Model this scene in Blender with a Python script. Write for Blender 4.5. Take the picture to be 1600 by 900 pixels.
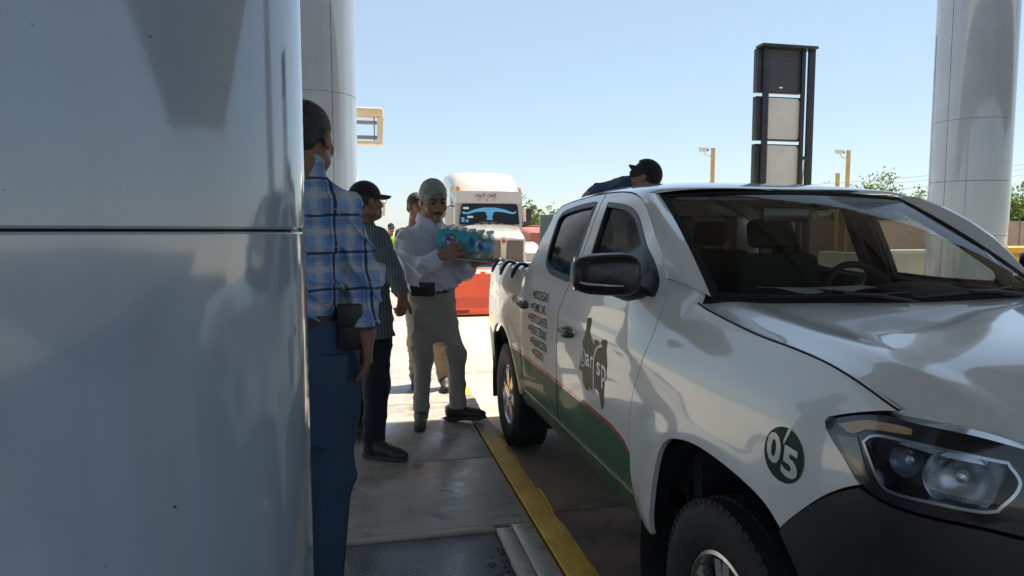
import bpy, bmesh, math, random
import numpy as np
from mathutils import Vector, Matrix
from mathutils.geometry import delaunay_2d_cdt
R = math.radians
random.seed(7); rng = np.random.default_rng(7)
for o in list(bpy.data.objects): bpy.data.objects.remove(o, do_unlink=True)
scene = bpy.context.scene
col = scene.collection

# ------------------------------------------------------------------ camera
CAMZ = 1.61
cd = bpy.data.cameras.new('camera'); cam = bpy.data.objects.new('camera', cd); col.objects.link(cam)
cam.location = (0, 0, CAMZ); cam.rotation_euler = (R(90 - 4.68), 0, R(-12.5))
cd.sensor_width = 36; cd.lens = 36 * 1075 / 1600; cd.clip_start = .05; cd.clip_end = 3000
scene.camera = cam

# ------------------------------------------------------------------ sky and sun
SUN_AZ, SUN_EL = 56.0, 64.0          # azimuth from the lane direction (+Y) towards +X
world = bpy.data.worlds.new('World'); scene.world = world; world.use_nodes = True
wn = world.node_tree.nodes; wl = world.node_tree.links
sky = wn.new('ShaderNodeTexSky'); sky.sky_type = 'NISHITA'; sky.sun_disc = False
sky.sun_elevation = R(SUN_EL); sky.sun_rotation = R(SUN_AZ)
sky.air_density = 1.0; sky.dust_density = .35; sky.ozone_density = 1.0
hz = wn.new('ShaderNodeMix'); hz.data_type = 'RGBA'; hz.inputs[0].default_value = .5; hz.inputs[7].default_value = (3.9, 4.9, 5.7, 1)    # even pale haze over the whole dome
wl.new(sky.outputs[0], hz.inputs[6]); wl.new(hz.outputs[2], wn['Background'].inputs[0]); wn['Background'].inputs[1].default_value = .085
sd = bpy.data.lights.new('sun', 'SUN'); sd.energy = 5.0; sd.angle = R(.53); sd.color = (1, .93, .82)
sun = bpy.data.objects.new('sun', sd); col.objects.link(sun)
sv = Vector((math.sin(R(SUN_AZ)) * math.cos(R(SUN_EL)), math.cos(R(SUN_AZ)) * math.cos(R(SUN_EL)), math.sin(R(SUN_EL))))
sun.rotation_euler = sv.to_track_quat('Z', 'Y').to_euler(); sun.location = (6, 6, 20)
scene.view_settings.view_transform = 'Standard'; scene.view_settings.look = 'None'
scene.view_settings.exposure = .9; scene.view_settings.gamma = 1
scene.view_settings.use_curve_mapping = False

# ------------------------------------------------------------------ materials
MATS = {}
class NT:
    """short hand for building node trees"""
    def __init__(s, name):
        s.m = bpy.data.materials.new(name); s.m.use_nodes = True; s.t = s.m.node_tree
        s.b = s.t.nodes['Principled BSDF']; s.out = s.t.nodes['Material Output']
    def n(s, typ, **kw):
        x = s.t.nodes.new('ShaderNode' + typ)
        for k, v in kw.items(): setattr(x, k, v)
        return x
    def l(s, a, b): s.t.links.new(a, b)
    def co(s, scale=(1, 1, 1)):
        tc = s.n('TexCoord'); mp = s.n('Mapping'); mp.inputs['Scale'].default_value = scale
        s.l(tc.outputs['Object'], mp.inputs['Vector']); return mp.outputs[0]
    def noise(s, vec, scale, detail=4, rough=.55, dist=0):
        x = s.n('TexNoise'); x.inputs['Scale'].default_value = scale; x.inputs['Detail'].default_value = detail
        x.inputs['Roughness'].default_value = rough; x.inputs['Distortion'].default_value = dist
        if vec is not None: s.l(vec, x.inputs['Vector'])
        return x.outputs['Fac']
    def ramp(s, fac, stops):
        x = s.n('ValToRGB'); e = x.color_ramp.elements
        while len(e) < len(stops): e.new(.5)
        for i, (p, c) in enumerate(stops):
            e[i].position = p; e[i].color = (c if len(c) == 4 else (*c, 1)) if isinstance(c, tuple) else (c, c, c, 1)
        s.l(fac, x.inputs[0]); return x.outputs[0]
    def mix(s, fac, a, b, mode='MIX'):
        x = s.n('Mix', data_type='RGBA', blend_type=mode)
        for i, v in ((0, fac), (6, a), (7, b)):
            if hasattr(v, 'is_output'): s.l(v, x.inputs[i])
            elif i == 0: x.inputs[0].default_value = v
            else: x.inputs[i].default_value = (*v, 1) if len(v) == 3 else v
        return x.outputs[2]
    def math(s, op, a, b=0., c=0.):
        x = s.n('Math', operation=op)
        for i, v in enumerate((a, b, c)):
            if hasattr(v, 'is_output'): s.l(v, x.inputs[i])
            else: x.inputs[i].default_value = v
        return x.outputs[0]
    def sep(s, vec):
        x = s.n('SeparateXYZ'); s.l(vec, x.inputs[0]); return x.outputs
    def bump(s, h, strength=.2, dist=.01):
        x = s.n('Bump'); x.inputs['Strength'].default_value = strength; x.inputs['Distance'].default_value = dist
        s.l(h, x.inputs['Height']); s.l(x.outputs[0], s.b.inputs['Normal'])
    def set(s, **kw):
        for k, v in kw.items():
            i = s.b.inputs[k.replace('_', ' ')]
            if hasattr(v, 'is_output'): s.l(v, i)
            else: i.default_value = (*v, 1) if isinstance(v, tuple) and len(v) == 3 else v
        return s

def mat(name, colr, rough=.5, metal=0., var=.12, scale=6., bump=0., bscale=60., coat=0., spec=.5, stretch=(1, 1, 1)):
    """plain procedural material: base colour with a two-scale mottling, roughness variation and optional fine bump"""
    if name in MATS: return MATS[name]
    t = NT(name); v = t.co(stretch)
    a = t.noise(v, scale, 6, .6)
    c0 = tuple(max(0, x * (1 - var)) for x in colr); c1 = tuple(min(1, x * (1 + var)) for x in colr)
    t.set(Base_Color=t.ramp(a, [(.3, c0), (.7, c1)]), Metallic=metal, Coat_Weight=coat, Specular_IOR_Level=spec)
    t.b.inputs['Coat Roughness'].default_value = .05
    r = t.ramp(t.noise(v, scale * 2.7, 4), [(.3, max(.02, rough * .82)), (.75, min(1, rough * 1.18))])
    t.set(Roughness=r)
    if bump: t.bump(t.noise(v, bscale, 5), bump, .006)
    MATS[name] = t.m; return t.m

# ------------------------------------------------------------------ mesh helpers
class MB:
    """collects verts / faces, then becomes ONE mesh object"""
    def __init__(s): s.v = []; s.f = []; s.mi = []
    def add(s, vs, fs, m=0):
        b = len(s.v); s.v += [tuple(map(float, p)) for p in vs]; s.f += [tuple(int(i) + b for i in f) for f in fs]; s.mi += [m] * len(fs); return s
    def box(s, lo, hi, m=0, bev=0.):
        x0, y0, z0 = lo; x1, y1, z1 = hi
        if not bev:
            return s.add([(x0, y0, z0), (x1, y0, z0), (x1, y1, z0), (x0, y1, z0), (x0, y0, z1), (x1, y0, z1), (x1, y1, z1), (x0, y1, z1)],
                  [(3, 2, 1, 0), (4, 5, 6, 7), (0, 1, 5, 4), (1, 2, 6, 5), (2, 3, 7, 6), (3, 0, 4, 7)], m)
        bm = bmesh.new(); bmesh.ops.create_cube(bm, size=1)
        for v in bm.verts: v.co = ((x0 + x1) / 2 + v.co.x * (x1 - x0), (y0 + y1) / 2 + v.co.y * (y1 - y0), (z0 + z1) / 2 + v.co.z * (z1 - z0))
        bmesh.ops.bevel(bm, geom=bm.edges[:], offset=bev, segments=2, affect='EDGES', profile=.5)
        bm.verts.index_update(); s.add([v.co for v in bm.verts], [[v.index for v in f.verts] for f in bm.faces], m); bm.free(); return s
    def tube(s, path, rad, n=12, m=0, cap=True, flat=1., up=None):
        """tube along a path; rad number or list; flat squashes the second axis"""
        P = [Vector(p) for p in path]; k = len(P); rad = rad if hasattr(rad, '__len__') else [rad] * k
        ref = Vector(up) if up else Vector((0, 0, 1)); vs = []; fs = []
        for i, p in enumerate(P):
            d = (P[min(i + 1, k - 1)] - P[max(i - 1, 0)]).normalized()
            a = d.cross(ref)
            if a.length < 1e-3: a = d.cross(Vector((1, .3, 0)))
            a.normalize(); b = a.cross(d)
            for j in range(n):
                q = 2 * math.pi * j / n; vs.append(p + (a * math.cos(q) + b * math.sin(q) * flat) * rad[i])
        for i in range(k - 1):
            for j in range(n):
                fs.append((i * n + j, i * n + (j + 1) % n, (i + 1) * n + (j + 1) % n, (i + 1) * n + j))
        if cap: fs += [tuple(range(n))[::-1], tuple((k - 1) * n + j for j in range(n))]
        return s.add(vs, fs, m)
    def lathe(s, prof, n=32, axis='Z', org=(0, 0, 0), m=0, a0=0, a1=2 * math.pi):
        """profile [(r, h)]"""
        vs = []; fs = []; full = abs(a1 - a0 - 2 * math.pi) < 1e-6; c = n if full else n + 1
        for r, h in prof:
            for j in range(c):
                q = a0 + (a1 - a0) * j / n; x, y = r * math.cos(q), r * math.sin(q)
                p = (x, y, h) if axis == 'Z' else ((h, x, y) if axis == 'X' else (x, h, y))
                vs.append(tuple(a + b for a, b in zip(p, org)))
        for i in range(len(prof) - 1):
            for j in range(n):
                k = (j + 1) % c; fs.append((i * c + j, i * c + k, (i + 1) * c + k, (i + 1) * c + j))
        return s.add(vs, fs, m)
    def grid(s, G, m=0, flip=False):
        """G[i][j] points"""
        G = np.asarray(G); a, b = G.shape[:2]; fs = []
        for i in range(a - 1):
            for j in range(b - 1):
                f = (i * b + j, i * b + j + 1, (i + 1) * b + j + 1, (i + 1) * b + j); fs.append(f[::-1] if flip else f)
        return s.add(G.reshape(-1, 3), fs, m)
    def prism(s, poly, ax, h0, h1, m=0):
        """polygon (2-D) extruded along axis ax between h0 and h1"""
        n = len(poly)
        def P(u, v, h): return {'X': (h, u, v), 'Y': (u, h, v), 'Z': (u, v, h)}[ax]
        vs = [P(u, v, h0) for u, v in poly] + [P(u, v, h1) for u, v in poly]
        fs = [tuple(range(n)), tuple(range(2 * n - 1, n - 1, -1))] + [(i, n + i, n + (i + 1) % n, (i + 1) % n) for i in range(n)]
        return s.add(vs, fs, m)
    def xf(s, M):
        s.v = [tuple(M @ Vector(p)) for p in s.v]; return s
    def build(s, name, mats, parent=None, smooth=True, ang=40, loc=(0, 0, 0), fix=False):
        me = bpy.data.meshes.new(name); me.from_pydata(s.v, [], s.f)
        for mm in (mats if isinstance(mats, (list, tuple)) else [mats]): me.materials.append(mm)
        if any(s.mi): me.polygons.foreach_set('material_index', s.mi)
        if fix:
            bm = bmesh.new(); bm.from_mesh(me); bmesh.ops.recalc_face_normals(bm, faces=bm.faces[:]); bm.to_mesh(me); bm.free()
        if smooth:
            me.polygons.foreach_set('use_smooth', [True] * len(me.polygons)); me.set_sharp_from_angle(angle=R(ang))
        me.update(); o = bpy.data.objects.new(name, me); o.location = loc; col.objects.link(o)
        if parent: o.parent = parent
        return o

def tag(o, label=None, cat=None, group=None, kind=None):
    for k, v in (('label', label), ('category', cat), ('group', group), ('kind', kind)):
        if v: o[k] = v
    return o
def thing(name, label, cat, loc=(0, 0, 0), rotz=0, group=None):
    o = bpy.data.objects.new(name, None); col.objects.link(o); o.location = loc; o.rotation_euler = (0, 0, rotz); o.empty_display_size = .1
    return tag(o, label, cat, group)
def copy_tree(o, parent=None):
    c = o.copy(); col.objects.link(c); c.parent = parent
    for ch in list(o.children): copy_tree(ch, c)
    return c
def catmull(P, m=8, closed=False):
    P = [np.array(p, float) for p in P]; n = len(P); out = []
    for i in range(n if closed else n - 1):
        g = (lambda k: P[k % n]) if closed else (lambda k: P[min(max(k, 0), n - 1)])
        p0, p1, p2, p3 = g(i - 1), g(i), g(i + 1), g(i + 2); d = np.linalg.norm(p2 - p1)
        m1 = (p2 - p0) / max(np.linalg.norm(p2 - p0), 1e-9) * d; m2 = (p3 - p1) / max(np.linalg.norm(p3 - p1), 1e-9) * d
        for k in range(m):
            t = k / m; out.append((2*t**3-3*t*t+1)*p1 + (t**3-2*t*t+t)*m1 + (-2*t**3+3*t*t)*p2 + (t**3-t*t)*m2)
    if not closed: out.append(P[-1])
    return out
def resample(P, n):
    P = np.asarray(P, float); d = np.r_[0, np.cumsum(np.linalg.norm(np.diff(P, axis=0), axis=1))]
    t = np.linspace(0, d[-1], n); return np.stack([np.interp(t, d, P[:, k]) for k in range(P.shape[1])], 1)
def loft(curves, n, m, closed_ends=True):
    """smooth grid through longitudinal curves: resample every curve to n points, spline across them with m steps"""
    C = [resample(c, n) for c in curves]
    return np.array([catmull([c[i] for c in C], m) for i in range(n)])
def text_mesh(body, size=1., bold=0., shear=0., spacing=1., align='LEFT'):
    """2-D triangles of a text: verts (n,2), faces"""
    cu = bpy.data.curves.new('t', 'FONT'); cu.body = body; cu.size = size; cu.offset = bold; cu.shear = shear; cu.space_character = spacing; cu.resolution_u = 3; cu.align_x = align
    o = bpy.data.objects.new('t', cu); col.objects.link(o); dg = bpy.context.evaluated_depsgraph_get()
    me = bpy.data.meshes.new_from_object(o.evaluated_get(dg)); v = np.array([p.co[:2] for p in me.vertices]); f = [tuple(p.vertices) for p in me.polygons]
    bpy.data.objects.remove(o); bpy.data.curves.remove(cu); bpy.data.meshes.remove(me); return v, f
# ------------------------------------------------------------------ ground
def m_concrete_sunny():
    t = NT('road_concrete'); v = t.co()
    a = t.noise(v, .35, 6, .6); b = t.noise(v, 9, 6, .7); c = t.noise(v, 140, 3)
    base = t.ramp(a, [(.3, (.42, .37, .29)), (.7, (.56, .50, .40))])
    base = t.mix(.55, base, t.ramp(b, [(.25, (.36, .32, .26)), (.75, (.60, .54, .44))]))
    base = t.mix(t.ramp(t.noise(v, 1.3, 3, .5, 1.2), [(.60, 0.), (.78, .55)]), base, (.14, .13, .12))
    t.set(Base_Color=base, Roughness=t.ramp(b, [(.3, .62), (.8, .9)])); t.bump(c, .25, .004)
    return t.m
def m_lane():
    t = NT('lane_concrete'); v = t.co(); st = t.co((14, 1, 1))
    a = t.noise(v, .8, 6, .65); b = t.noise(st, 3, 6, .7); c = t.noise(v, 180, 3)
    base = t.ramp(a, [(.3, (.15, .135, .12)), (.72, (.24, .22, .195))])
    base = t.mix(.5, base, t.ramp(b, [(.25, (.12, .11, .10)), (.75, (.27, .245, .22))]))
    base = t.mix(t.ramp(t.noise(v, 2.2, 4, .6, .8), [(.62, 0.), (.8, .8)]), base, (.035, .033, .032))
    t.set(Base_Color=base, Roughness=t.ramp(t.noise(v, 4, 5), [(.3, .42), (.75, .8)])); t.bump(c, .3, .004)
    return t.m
def m_slab():
    t = NT('island_concrete'); v = t.co(); st = t.co((1, 9, 1))
    a = t.noise(v, 1.1, 7, .65); b = t.noise(st, 2.2, 7, .7); c = t.noise(v, 90, 4); d = t.noise(v, 7, 6, .7, .5)
    base = t.ramp(a, [(.28, (.32, .28, .235)), (.72, (.48, .43, .36))])
    base = t.mix(.55, base, t.ramp(b, [(.25, (.30, .265, .225)), (.75, (.55, .49, .42))]))
    base = t.mix(t.ramp(d, [(.56, 0.), (.68, .6)]), base, (.62, .57, .50))
    base = t.mix(t.ramp(t.noise(v, 3.1, 5, .6, 1.), [(.56, 0.), (.72, .65)]), base, (.12, .105, .09))
    t.set(Base_Color=base, Roughness=t.ramp(d, [(.35, .16), (.65, .5)])); t.bump(t.math('ADD', t.math('MULTIPLY', c, .5), d), .22, .006)
    return t.m
M_road = m_concrete_sunny(); M_lane = m_lane(); M_slab = m_slab()
def ground_sheet(name, x0, x1, y0, y1, z, m):
    return MB().add([(x0, y0, z), (x1, y0, z), (x1, y1, z), (x0, y1, z)], [(0, 1, 2, 3)]).build(name, m, smooth=False)
tag(ground_sheet('ground', -1500, 1500, -800, 2400, -.02, M_road), kind='structure')
def m_dark_ground():
    t = NT('dark_ground'); v = t.co(); a = t.noise(v, .5, 5); c = t.noise(v, 120, 3); t.set(Base_Color=t.ramp(a, [(.3, (.040, .040, .042)), (.7, (.065, .064, .063))]), Roughness=.85); t.bump(c, .4, .006); return t.m
tag(ground_sheet('bounce_dark_ground', -60, 60, -60, -2.5, -.012, m_dark_ground()), kind='structure')  # unseen dark sheet behind the camera, added to cut warm bounce light
# the lane of concrete slabs where the pickup stands: each slab a piece of its own, with recessed joints
lane = tag(bpy.data.objects.new('lane_pavement', None), kind='structure'); col.objects.link(lane)
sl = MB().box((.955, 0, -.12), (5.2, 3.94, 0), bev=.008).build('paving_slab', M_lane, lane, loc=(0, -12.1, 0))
for i in range(1, 9):
    c = sl.copy(); col.objects.link(c); c.parent = lane; c.location = (0, -12.1 + i * 3.955, 0)
    if i > 4: c.data = c.data if i > 5 else c.data.copy()
sunlit_lane = sl.data.copy(); sunlit_lane.materials[0] = M_road  # far slabs: sunlit tone put into a lighter concrete
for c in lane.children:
    if c.location.y > 3.4: c.data = sunlit_lane

# ------------------------------------------------------------------ island with slabs, kerb and steel plate
isl = tag(bpy.data.objects.new('island_pavement', None), kind='structure'); col.objects.link(isl)
def slab(x0, y0, x1, y1, top=.2, m=None, name='paving_slab', bev=.007):
    return MB().box((x0, y0, -.1), (x1, y1, top), bev=bev).build(name, m or M_slab, isl)
XL, XR = -2.3, .799
slab(XL, 3.163, XR, 4.149); slab(XL, 4.163, XR, 5.597); slab(XL, 5.610, XR, 7.05); slab(XL, 7.058, XR, 8.5)
for k in range(5): slab(XL, 8.508 + k * 1.5, XR, 10.0 + k * 1.5)
slab(.692, -1.5, XR, 3.155); slab(XL, -1.5, -.95, 3.155); slab(-.942, -1.5, .692, 1.60)
for k in range(2): slab(XL, -4.5 + k * 1.5, XR, -3.008 + k * 1.5)
# cast rim round the sunken plate, slightly proud
slab(.612, 1.60, .690, 3.12, .2005, name='plate_rim', bev=.004); slab(-.94, 3.115, .612, 3.160, .203, name='plate_rim', bev=.01)
slab(-.94, 1.60, .612, 3.115, .10, name='plate_bed', bev=.004)
def m_plate():
    t = NT('checker_plate'); v = t.co(); x, y, z = t.sep(v)
    def loz(sx, sy, ang, off):
        ca, sa = math.cos(ang), math.sin(ang)
        u = t.math('ADD', t.math('MULTIPLY', x, ca * 38), t.math('MULTIPLY', y, sa * 38)); w = t.math('ADD', t.math('MULTIPLY', x, -sa * 38), t.math('MULTIPLY', y, ca * 38))
        row = t.math('FLOOR', w); u = t.math('ADD', u, t.math('MULTIPLY', row, .5)); u = t.math('ADD', u, off)
        fu = t.math('ABSOLUTE', t.math('SUBTRACT', t.math('FRACT', u), .5)); fw_ = t.math('ABSOLUTE', t.math('SUBTRACT', t.math('FRACT', w), .5))
        d = t.math('ADD', t.math('MULTIPLY', fu, sx), t.math('MULTIPLY', fw_, sy)); n = t.n('MapRange'); t.l(d, n.inputs[0]); n.inputs[1].default_value = 1.; n.inputs[2].default_value = .7; return n.outputs[0]
    h = t.math('MAXIMUM', loz(2.3, 5.5, .6, 0), loz(5.5, 2.3, .6, .25))
    g = t.noise(v, 5, 6, .7); base = t.ramp(g, [(.3, (.10, .105, .115)), (.7, (.21, .215, .23))])
    base = t.mix(t.ramp(t.noise(v, 14, 5, .7), [(.6, 0.), (.75, .7)]), base, (.09, .06, .045))
    base = t.mix(t.math('MULTIPLY', h, .6), base, (.36, .37, .40)); t.set(Base_Color=base, Metallic=.6, Roughness=t.ramp(g, [(.3, .28), (.7, .5)])); t.bump(t.math('ADD', h, t.math('MULTIPLY', g, .15)), 1., .008); return t.m
M_plate = m_plate()
pl = thing('cover_plate', 'sunken diamond pattern steel plate in the island floor', 'plate', (-.165, 2.36, .10))
MB().box((-.76, -.745, .003), (.770, .745, .088), bev=.004).build('plate', M_plate, pl)
# torn corner with broken concrete
bk = MB()
for k in range(26):
    y = 2.60 + .34 * random.random() ** 1.3; x = .598 - .07 * random.random() ** 2; w = .003 + .008 * random.random()
    q_ = MB().box((-w, -w * 1.4, 0), (w, w * 1.4, w * .8), bev=w * .3).xf(Matrix.Translation((x, y, .187)) @ Matrix.Rotation(random.random() * 3, 4, 'Z')); bk.add(q_.v, q_.f)
tag(bk.build('mortar_crumbs', mat('rubble', (.12, .11, .10), .9, var=.5, scale=40, bump=.8), isl), kind='stuff')

def m_kerb():
    t = NT('kerb_paint'); v = t.co()
    a = t.noise(v, 5, 7, .65); g = t.noise(v, 55, 5, .7); st = t.noise(t.co((3, 1, 1)), 24, 5, .7)
    yel = t.ramp(a, [(.25, (.58, .27, .010)), (.5, (.80, .42, .015)), (.75, (.86, .50, .04))])
    grey = t.ramp(g, [(.3, (.15, .14, .125)), (.7, (.34, .31, .28))])
    x, y, z = t.sep(v)
    # grey band: worn paint with the pickup's cast shadow put into the colour (4.4 - 5.9 m along it)
    wear_shade = t.math('MULTIPLY', t.ramp(y, [(.0, 0.), (1, 0.)]), 0.)
    mr = t.n('MapRange', interpolation_type='SMOOTHSTEP'); t.l(y, mr.inputs[0]); mr.inputs[1].default_value = 4.2; mr.inputs[2].default_value = 4.9
    mr2 = t.n('MapRange', interpolation_type='SMOOTHSTEP'); t.l(y, mr2.inputs[0]); mr2.inputs[1].default_value = 5.9; mr2.inputs[2].default_value = 5.75
    band = t.math('MULTIPLY', mr.outputs[0], mr2.outputs[0])
    k = t.math('ADD', t.math('MULTIPLY', st, 1.0), t.math('MULTIPLY', band, .22))
    f = t.ramp(k, [(.60, 0.), (.70, 1.)])
    t.set(Base_Color=t.mix(f, yel, grey), Roughness=t.ramp(g, [(.3, .28), (.7, .6)]), Specular_IOR_Level=.6)
    t.bump(t.math('ADD', t.math('MULTIPLY', g, .5), t.math('ADD', t.math('MULTIPLY', st, .8), a)), .7, .012); return t.m
M_kerb = m_kerb()
def kerb_piece(y0, y1, seed):
    r = np.random.default_rng(seed); n = max(4, int((y1 - y0) / .03)); rows = []
    ys = np.linspace(y0, y1, n); ph = r.random(6) * 6.28; step_ = np.repeat(r.normal(0, .006, n // 5 + 1), 5)[:n]; wob = np.convolve(r.normal(0, .03, n + 30), np.ones(30) / 30, 'same')[:n]
    for y, st_, wb in zip(ys, step_, wob):
        e = wb + st_ + .002 * r.standard_normal()
        h = .0025 * math.sin(y * 17 + ph[3]) + .0015 * r.standard_normal()
        xr = .947 + e; rows.append([(.811, y, -.05), (.811, y, .196), (.816, y, .2015), (.85, y, .203 + h), (.90, y, .2035 + h), (xr - .02, y, .201 + h), (xr - .006, y, .194), (xr, y, .18), (xr + .006, y, .10), (xr + .006, y, -.05)])
    m = MB().grid(rows, flip=True); k = len(rows[0]); m.f.append(tuple(range(k))); m.mi.append(0); m.f.append(tuple(len(m.v) - 1 - j for j in range(k))); m.mi.append(0)
    return m.build('kerb_stone', M_kerb, isl, fix=True)
for i, (a, b) in enumerate([(-4.5, -2.0), (-1.995, .4), (.405, 4.153), (4.158, 7.05), (7.056, 10.0), (10.006, 13.0), (13.006, 16.0)]): kerb_piece(a, b, i)
MB().box((-.02, -.008, 0), (.055, .008, .0018)).xf(Matrix.Translation((.432, 3.655, .2012)) @ Matrix.Rotation(R(-32), 4, 'Z')).build('paper_scrap', mat('scrap', (.5, .45, .36), .8))
tag(bpy.data.objects['paper_scrap'], 'small pale strip of litter lying on the grey island floor', 'litter')

# ------------------------------------------------------------------ panelled columns
def m_column():
    t = NT('column_panel'); v = t.co(); st = t.co((6, 6, .5))
    a = t.noise(v, 2.0, 5); s = t.noise(st, 3, 6, .6)
    base = t.ramp(a, [(.3, (.305, .355, .425)), (.7, (.355, .41, .485))])
    base = t.mix(t.ramp(s, [(.45, 0.), (.85, .35)]), base, (.30, .30, .30))
    sc = t.noise(t.co((1, 1, 1)), 17, 6, .75, .4); sp = t.noise(v, 60, 2, .5)
    base = t.mix(t.ramp(sc, [(.70, 0.), (.745, .75)]), base, (.14, .145, .16))
    base = t.mix(t.ramp(sp, [(.76, 0.), (.78, .9)]), base, (.07, .07, .08))
    t.set(Base_Color=base, Roughness=t.ramp(t.noise(v, 6, 5), [(.3, .07), (.75, .15)]), Specular_IOR_Level=.9, Coat_Weight=.4)
    t.bump(t.noise(t.co((1, 1, .35)), 3.2, 2), .10, .03); return t.m
M_col = m_column(); M_seam = mat('seam_dark', (.025, .025, .028), .7)
def column(x, y, r, seams, seam_angs, label, top=7.4):
    t = thing('column', label, 'column', (x, y, 0), 0, 'round panelled columns of the canopy')
    MB().lathe([(r - .03, 0), (r - .03, top)], 64).build('core', M_seam, t)
    g = .0022; zs = [0.02] + list(seams) + [top]
    for k in range(len(zs) - 1):
        z0 = zs[k] + (g if k else 0); z1 = zs[k + 1] - (g if k < len(zs) - 2 else 0)
        for j in range(len(seam_angs)):
            a0 = seam_angs[j] + .006; a1 = (seam_angs[(j + 1) % len(seam_angs)] + (2 * math.pi if j == len(seam_angs) - 1 else 0)) - .006
            MB().lathe([(r - .02, z0), (r - .004, z0), (r, z0 + .004), (r, z1 - .004), (r - .004, z1), (r - .02, z1)], 60, a0=a0, a1=a1).build('cladding_panel', M_col, t, ang=30)
    return t
S0 = CAMZ
column(-.66, 1.50, .55, [S0 + .002, S0 + 1.74, S0 + 3.48], [R(75), R(200), R(330) - .9], 'huge glossy column filling the left of the view')
column(-.553, 9.50, .55, [S0, S0 + 1.74, S0 + 3.45], [R(-62), R(60), R(180)], 'pale column rising behind the man in the plaid shirt')
column(9.40, 9.13, .55, [S0 - .06, S0 + .77, S0 + 1.70, S0 + 3.62], [R(-170), R(-40), R(80)], 'pale column standing behind the pickup cab near the low wall')
# canopy above, out of the frame: it shades the foreground
cn = thing('canopy', 'flat canopy roof above the lane', 'canopy', (0, 0, 5.6))
MB().box((-42, -5.2, .25), (30, 6.62, .9)).build('fascia', mat('canopy_white', (.7, .7, .68), .5), cn)
for i in range(-42, 30):
    MB().box((i * 1.0 + .01, -5.15, .12 + .08 * (i % 2)), (i * 1.0 + .98, 6.57, .247)).build('soffit_panel', mat('soffit', (.11, .11, .115), .5), cn)

# ------------------------------------------------------------------ far wall, trees, pylon, poles
def m_block():
    t = NT('block_wall'); v = t.co(); br = t.n('TexBrick'); x, y, z = t.sep(v)
    cb = t.n('CombineXYZ'); t.l(x, cb.inputs[0]); t.l(z, cb.inputs[1]); t.l(cb.outputs[0], br.inputs['Vector'])
    br.inputs['Scale'].default_value = 1; br.inputs['Brick Width'].default_value = .4; br.inputs['Row Height'].default_value = .2; br.inputs['Mortar Size'].default_value = .012
    br.inputs['Color1'].default_value = (.30, .215, .165, 1); br.inputs['Color2'].default_value = (.36, .265, .205, 1); br.inputs['Mortar'].default_value = (.25, .19, .15, 1)
    t.set(Base_Color=t.mix(.4, br.outputs[0], t.ramp(t.noise(v, .7, 6), [(.3, (.24, .17, .13)), (.7, (.40, .30, .235))])), Roughness=.9)
    t.bump(br.outputs[1], -.3, .01); return t.m
w = MB().box((0, 0, 0), (44, .2, 1.98)); w.box((0, -.02, 1.985), (44, .22, 2.06))
for k in range(12): w.box((k * 4., -.05, 0), (k * 4. + .3, .25, 2.065))
tag(w.build('boundary_wall', m_block(), loc=(12, 24.5, 0), smooth=False), 'long brown block wall below the trees', 'wall')

M_leafs = []
for i, c in enumerate([(.075, .115, .022), (.10, .145, .03), (.055, .085, .02)]):
    t = NT('leaf_%d' % i); v = t.co(); t.set(Base_Color=t.ramp(t.noise(v, 1.5, 4), [(.3, tuple(x * .75 for x in c)), (.7, tuple(min(1, x * 1.3) for x in c))]), Roughness=.55)
    tr = t.n('BsdfTranslucent'); tr.inputs[0].default_value = (c[0] * 2., c[1] * 2.1, c[2] * 1.2, 1); mx = t.n('MixShader'); mx.inputs[0].default_value = .35
    t.l(t.b.outputs[0], mx.inputs[1]); t.l(tr.outputs[0], mx.inputs[2]); t.l(mx.outputs[0], t.out.inputs[0]); M_leafs.append(t.m)
M_bark = mat('bark', (.12, .09, .065), .9, var=.35, scale=9, bump=.6)
def tree(x, y, h, rx, base, label, seed, leaves=9500, leaf=.075, name='mesquite_tree', group='trees beyond the block wall', airy=.55):
    r = np.random.default_rng(seed); t = thing(name, label, 'tree' if 'tree' in name else 'bush', (x, y, 0), 0, group)
    tb = MB(); tips = []
    trunk = [(0, 0, 0), (.05 * rx, .02, h * .18), (-.04 * rx, .05, h * .36)]
    tb.tube(trunk, [.045 * h, .035 * h, .026 * h], 10)
    for k in range(11):
        a = r.random() * 6.28; e = .25 + r.random() * .75; q = np.array(trunk[-1]) - np.array([0, 0, r.random() * h * .12])
        pts = [q]; d = np.array([math.cos(a) * (1 - e * .55), math.sin(a) * (1 - e * .55), e])
        for s in range(5):
            d = d + r.normal(0, .16, 3); d /= np.linalg.norm(d); step = h * .115 * np.array([rx / h * 1.6, rx / h * 1.6, 1]); q = q + d * step; pts.append(q)
            if s > 1: tips.append(q)
        tb.tube(pts, list(np.linspace(.02 * h, .004 * h, len(pts))), 6)
    tb.build('trunk', M_bark, t)
    tips = np.array(tips); cl = []
    for k in range(110):
        p = tips[r.integers(len(tips))] + r.normal(0, 1, 3) * np.array([rx * .2, rx * .2, h * .07]); cl.append((p, (.10 + .16 * r.random()) * rx))
    vs = []; fs = []; mi = []
    for k in range(leaves):
        c, rad = cl[r.integers(len(cl))]; p = c + r.normal(0, 1, 3) * rad * airy
        if p[2] < base: p[2] = base + r.random() * .4
        a = r.normal(0, 1, 3); a /= np.linalg.norm(a); b = np.cross(a, r.normal(0, 1, 3)); b /= np.linalg.norm(b); L = leaf * (.6 + .8 * r.random())
        i = len(vs); vs += [p - a * L, p + b * L * .42, p + a * L, p - b * L * .42]; fs.append((i, i + 1, i + 2, i + 3)); mi.append(int(r.choice([0, 1, 2], p=[.5, .3, .2])))
    m = MB(); m.add(vs, fs); m.mi = mi; m.build('crown', M_leafs, t, smooth=False)
    return t
tree(23.2, 27, 3.9, 2.0, .8, 'feathery mesquite tree showing left of the right hand column', 3)
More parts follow.
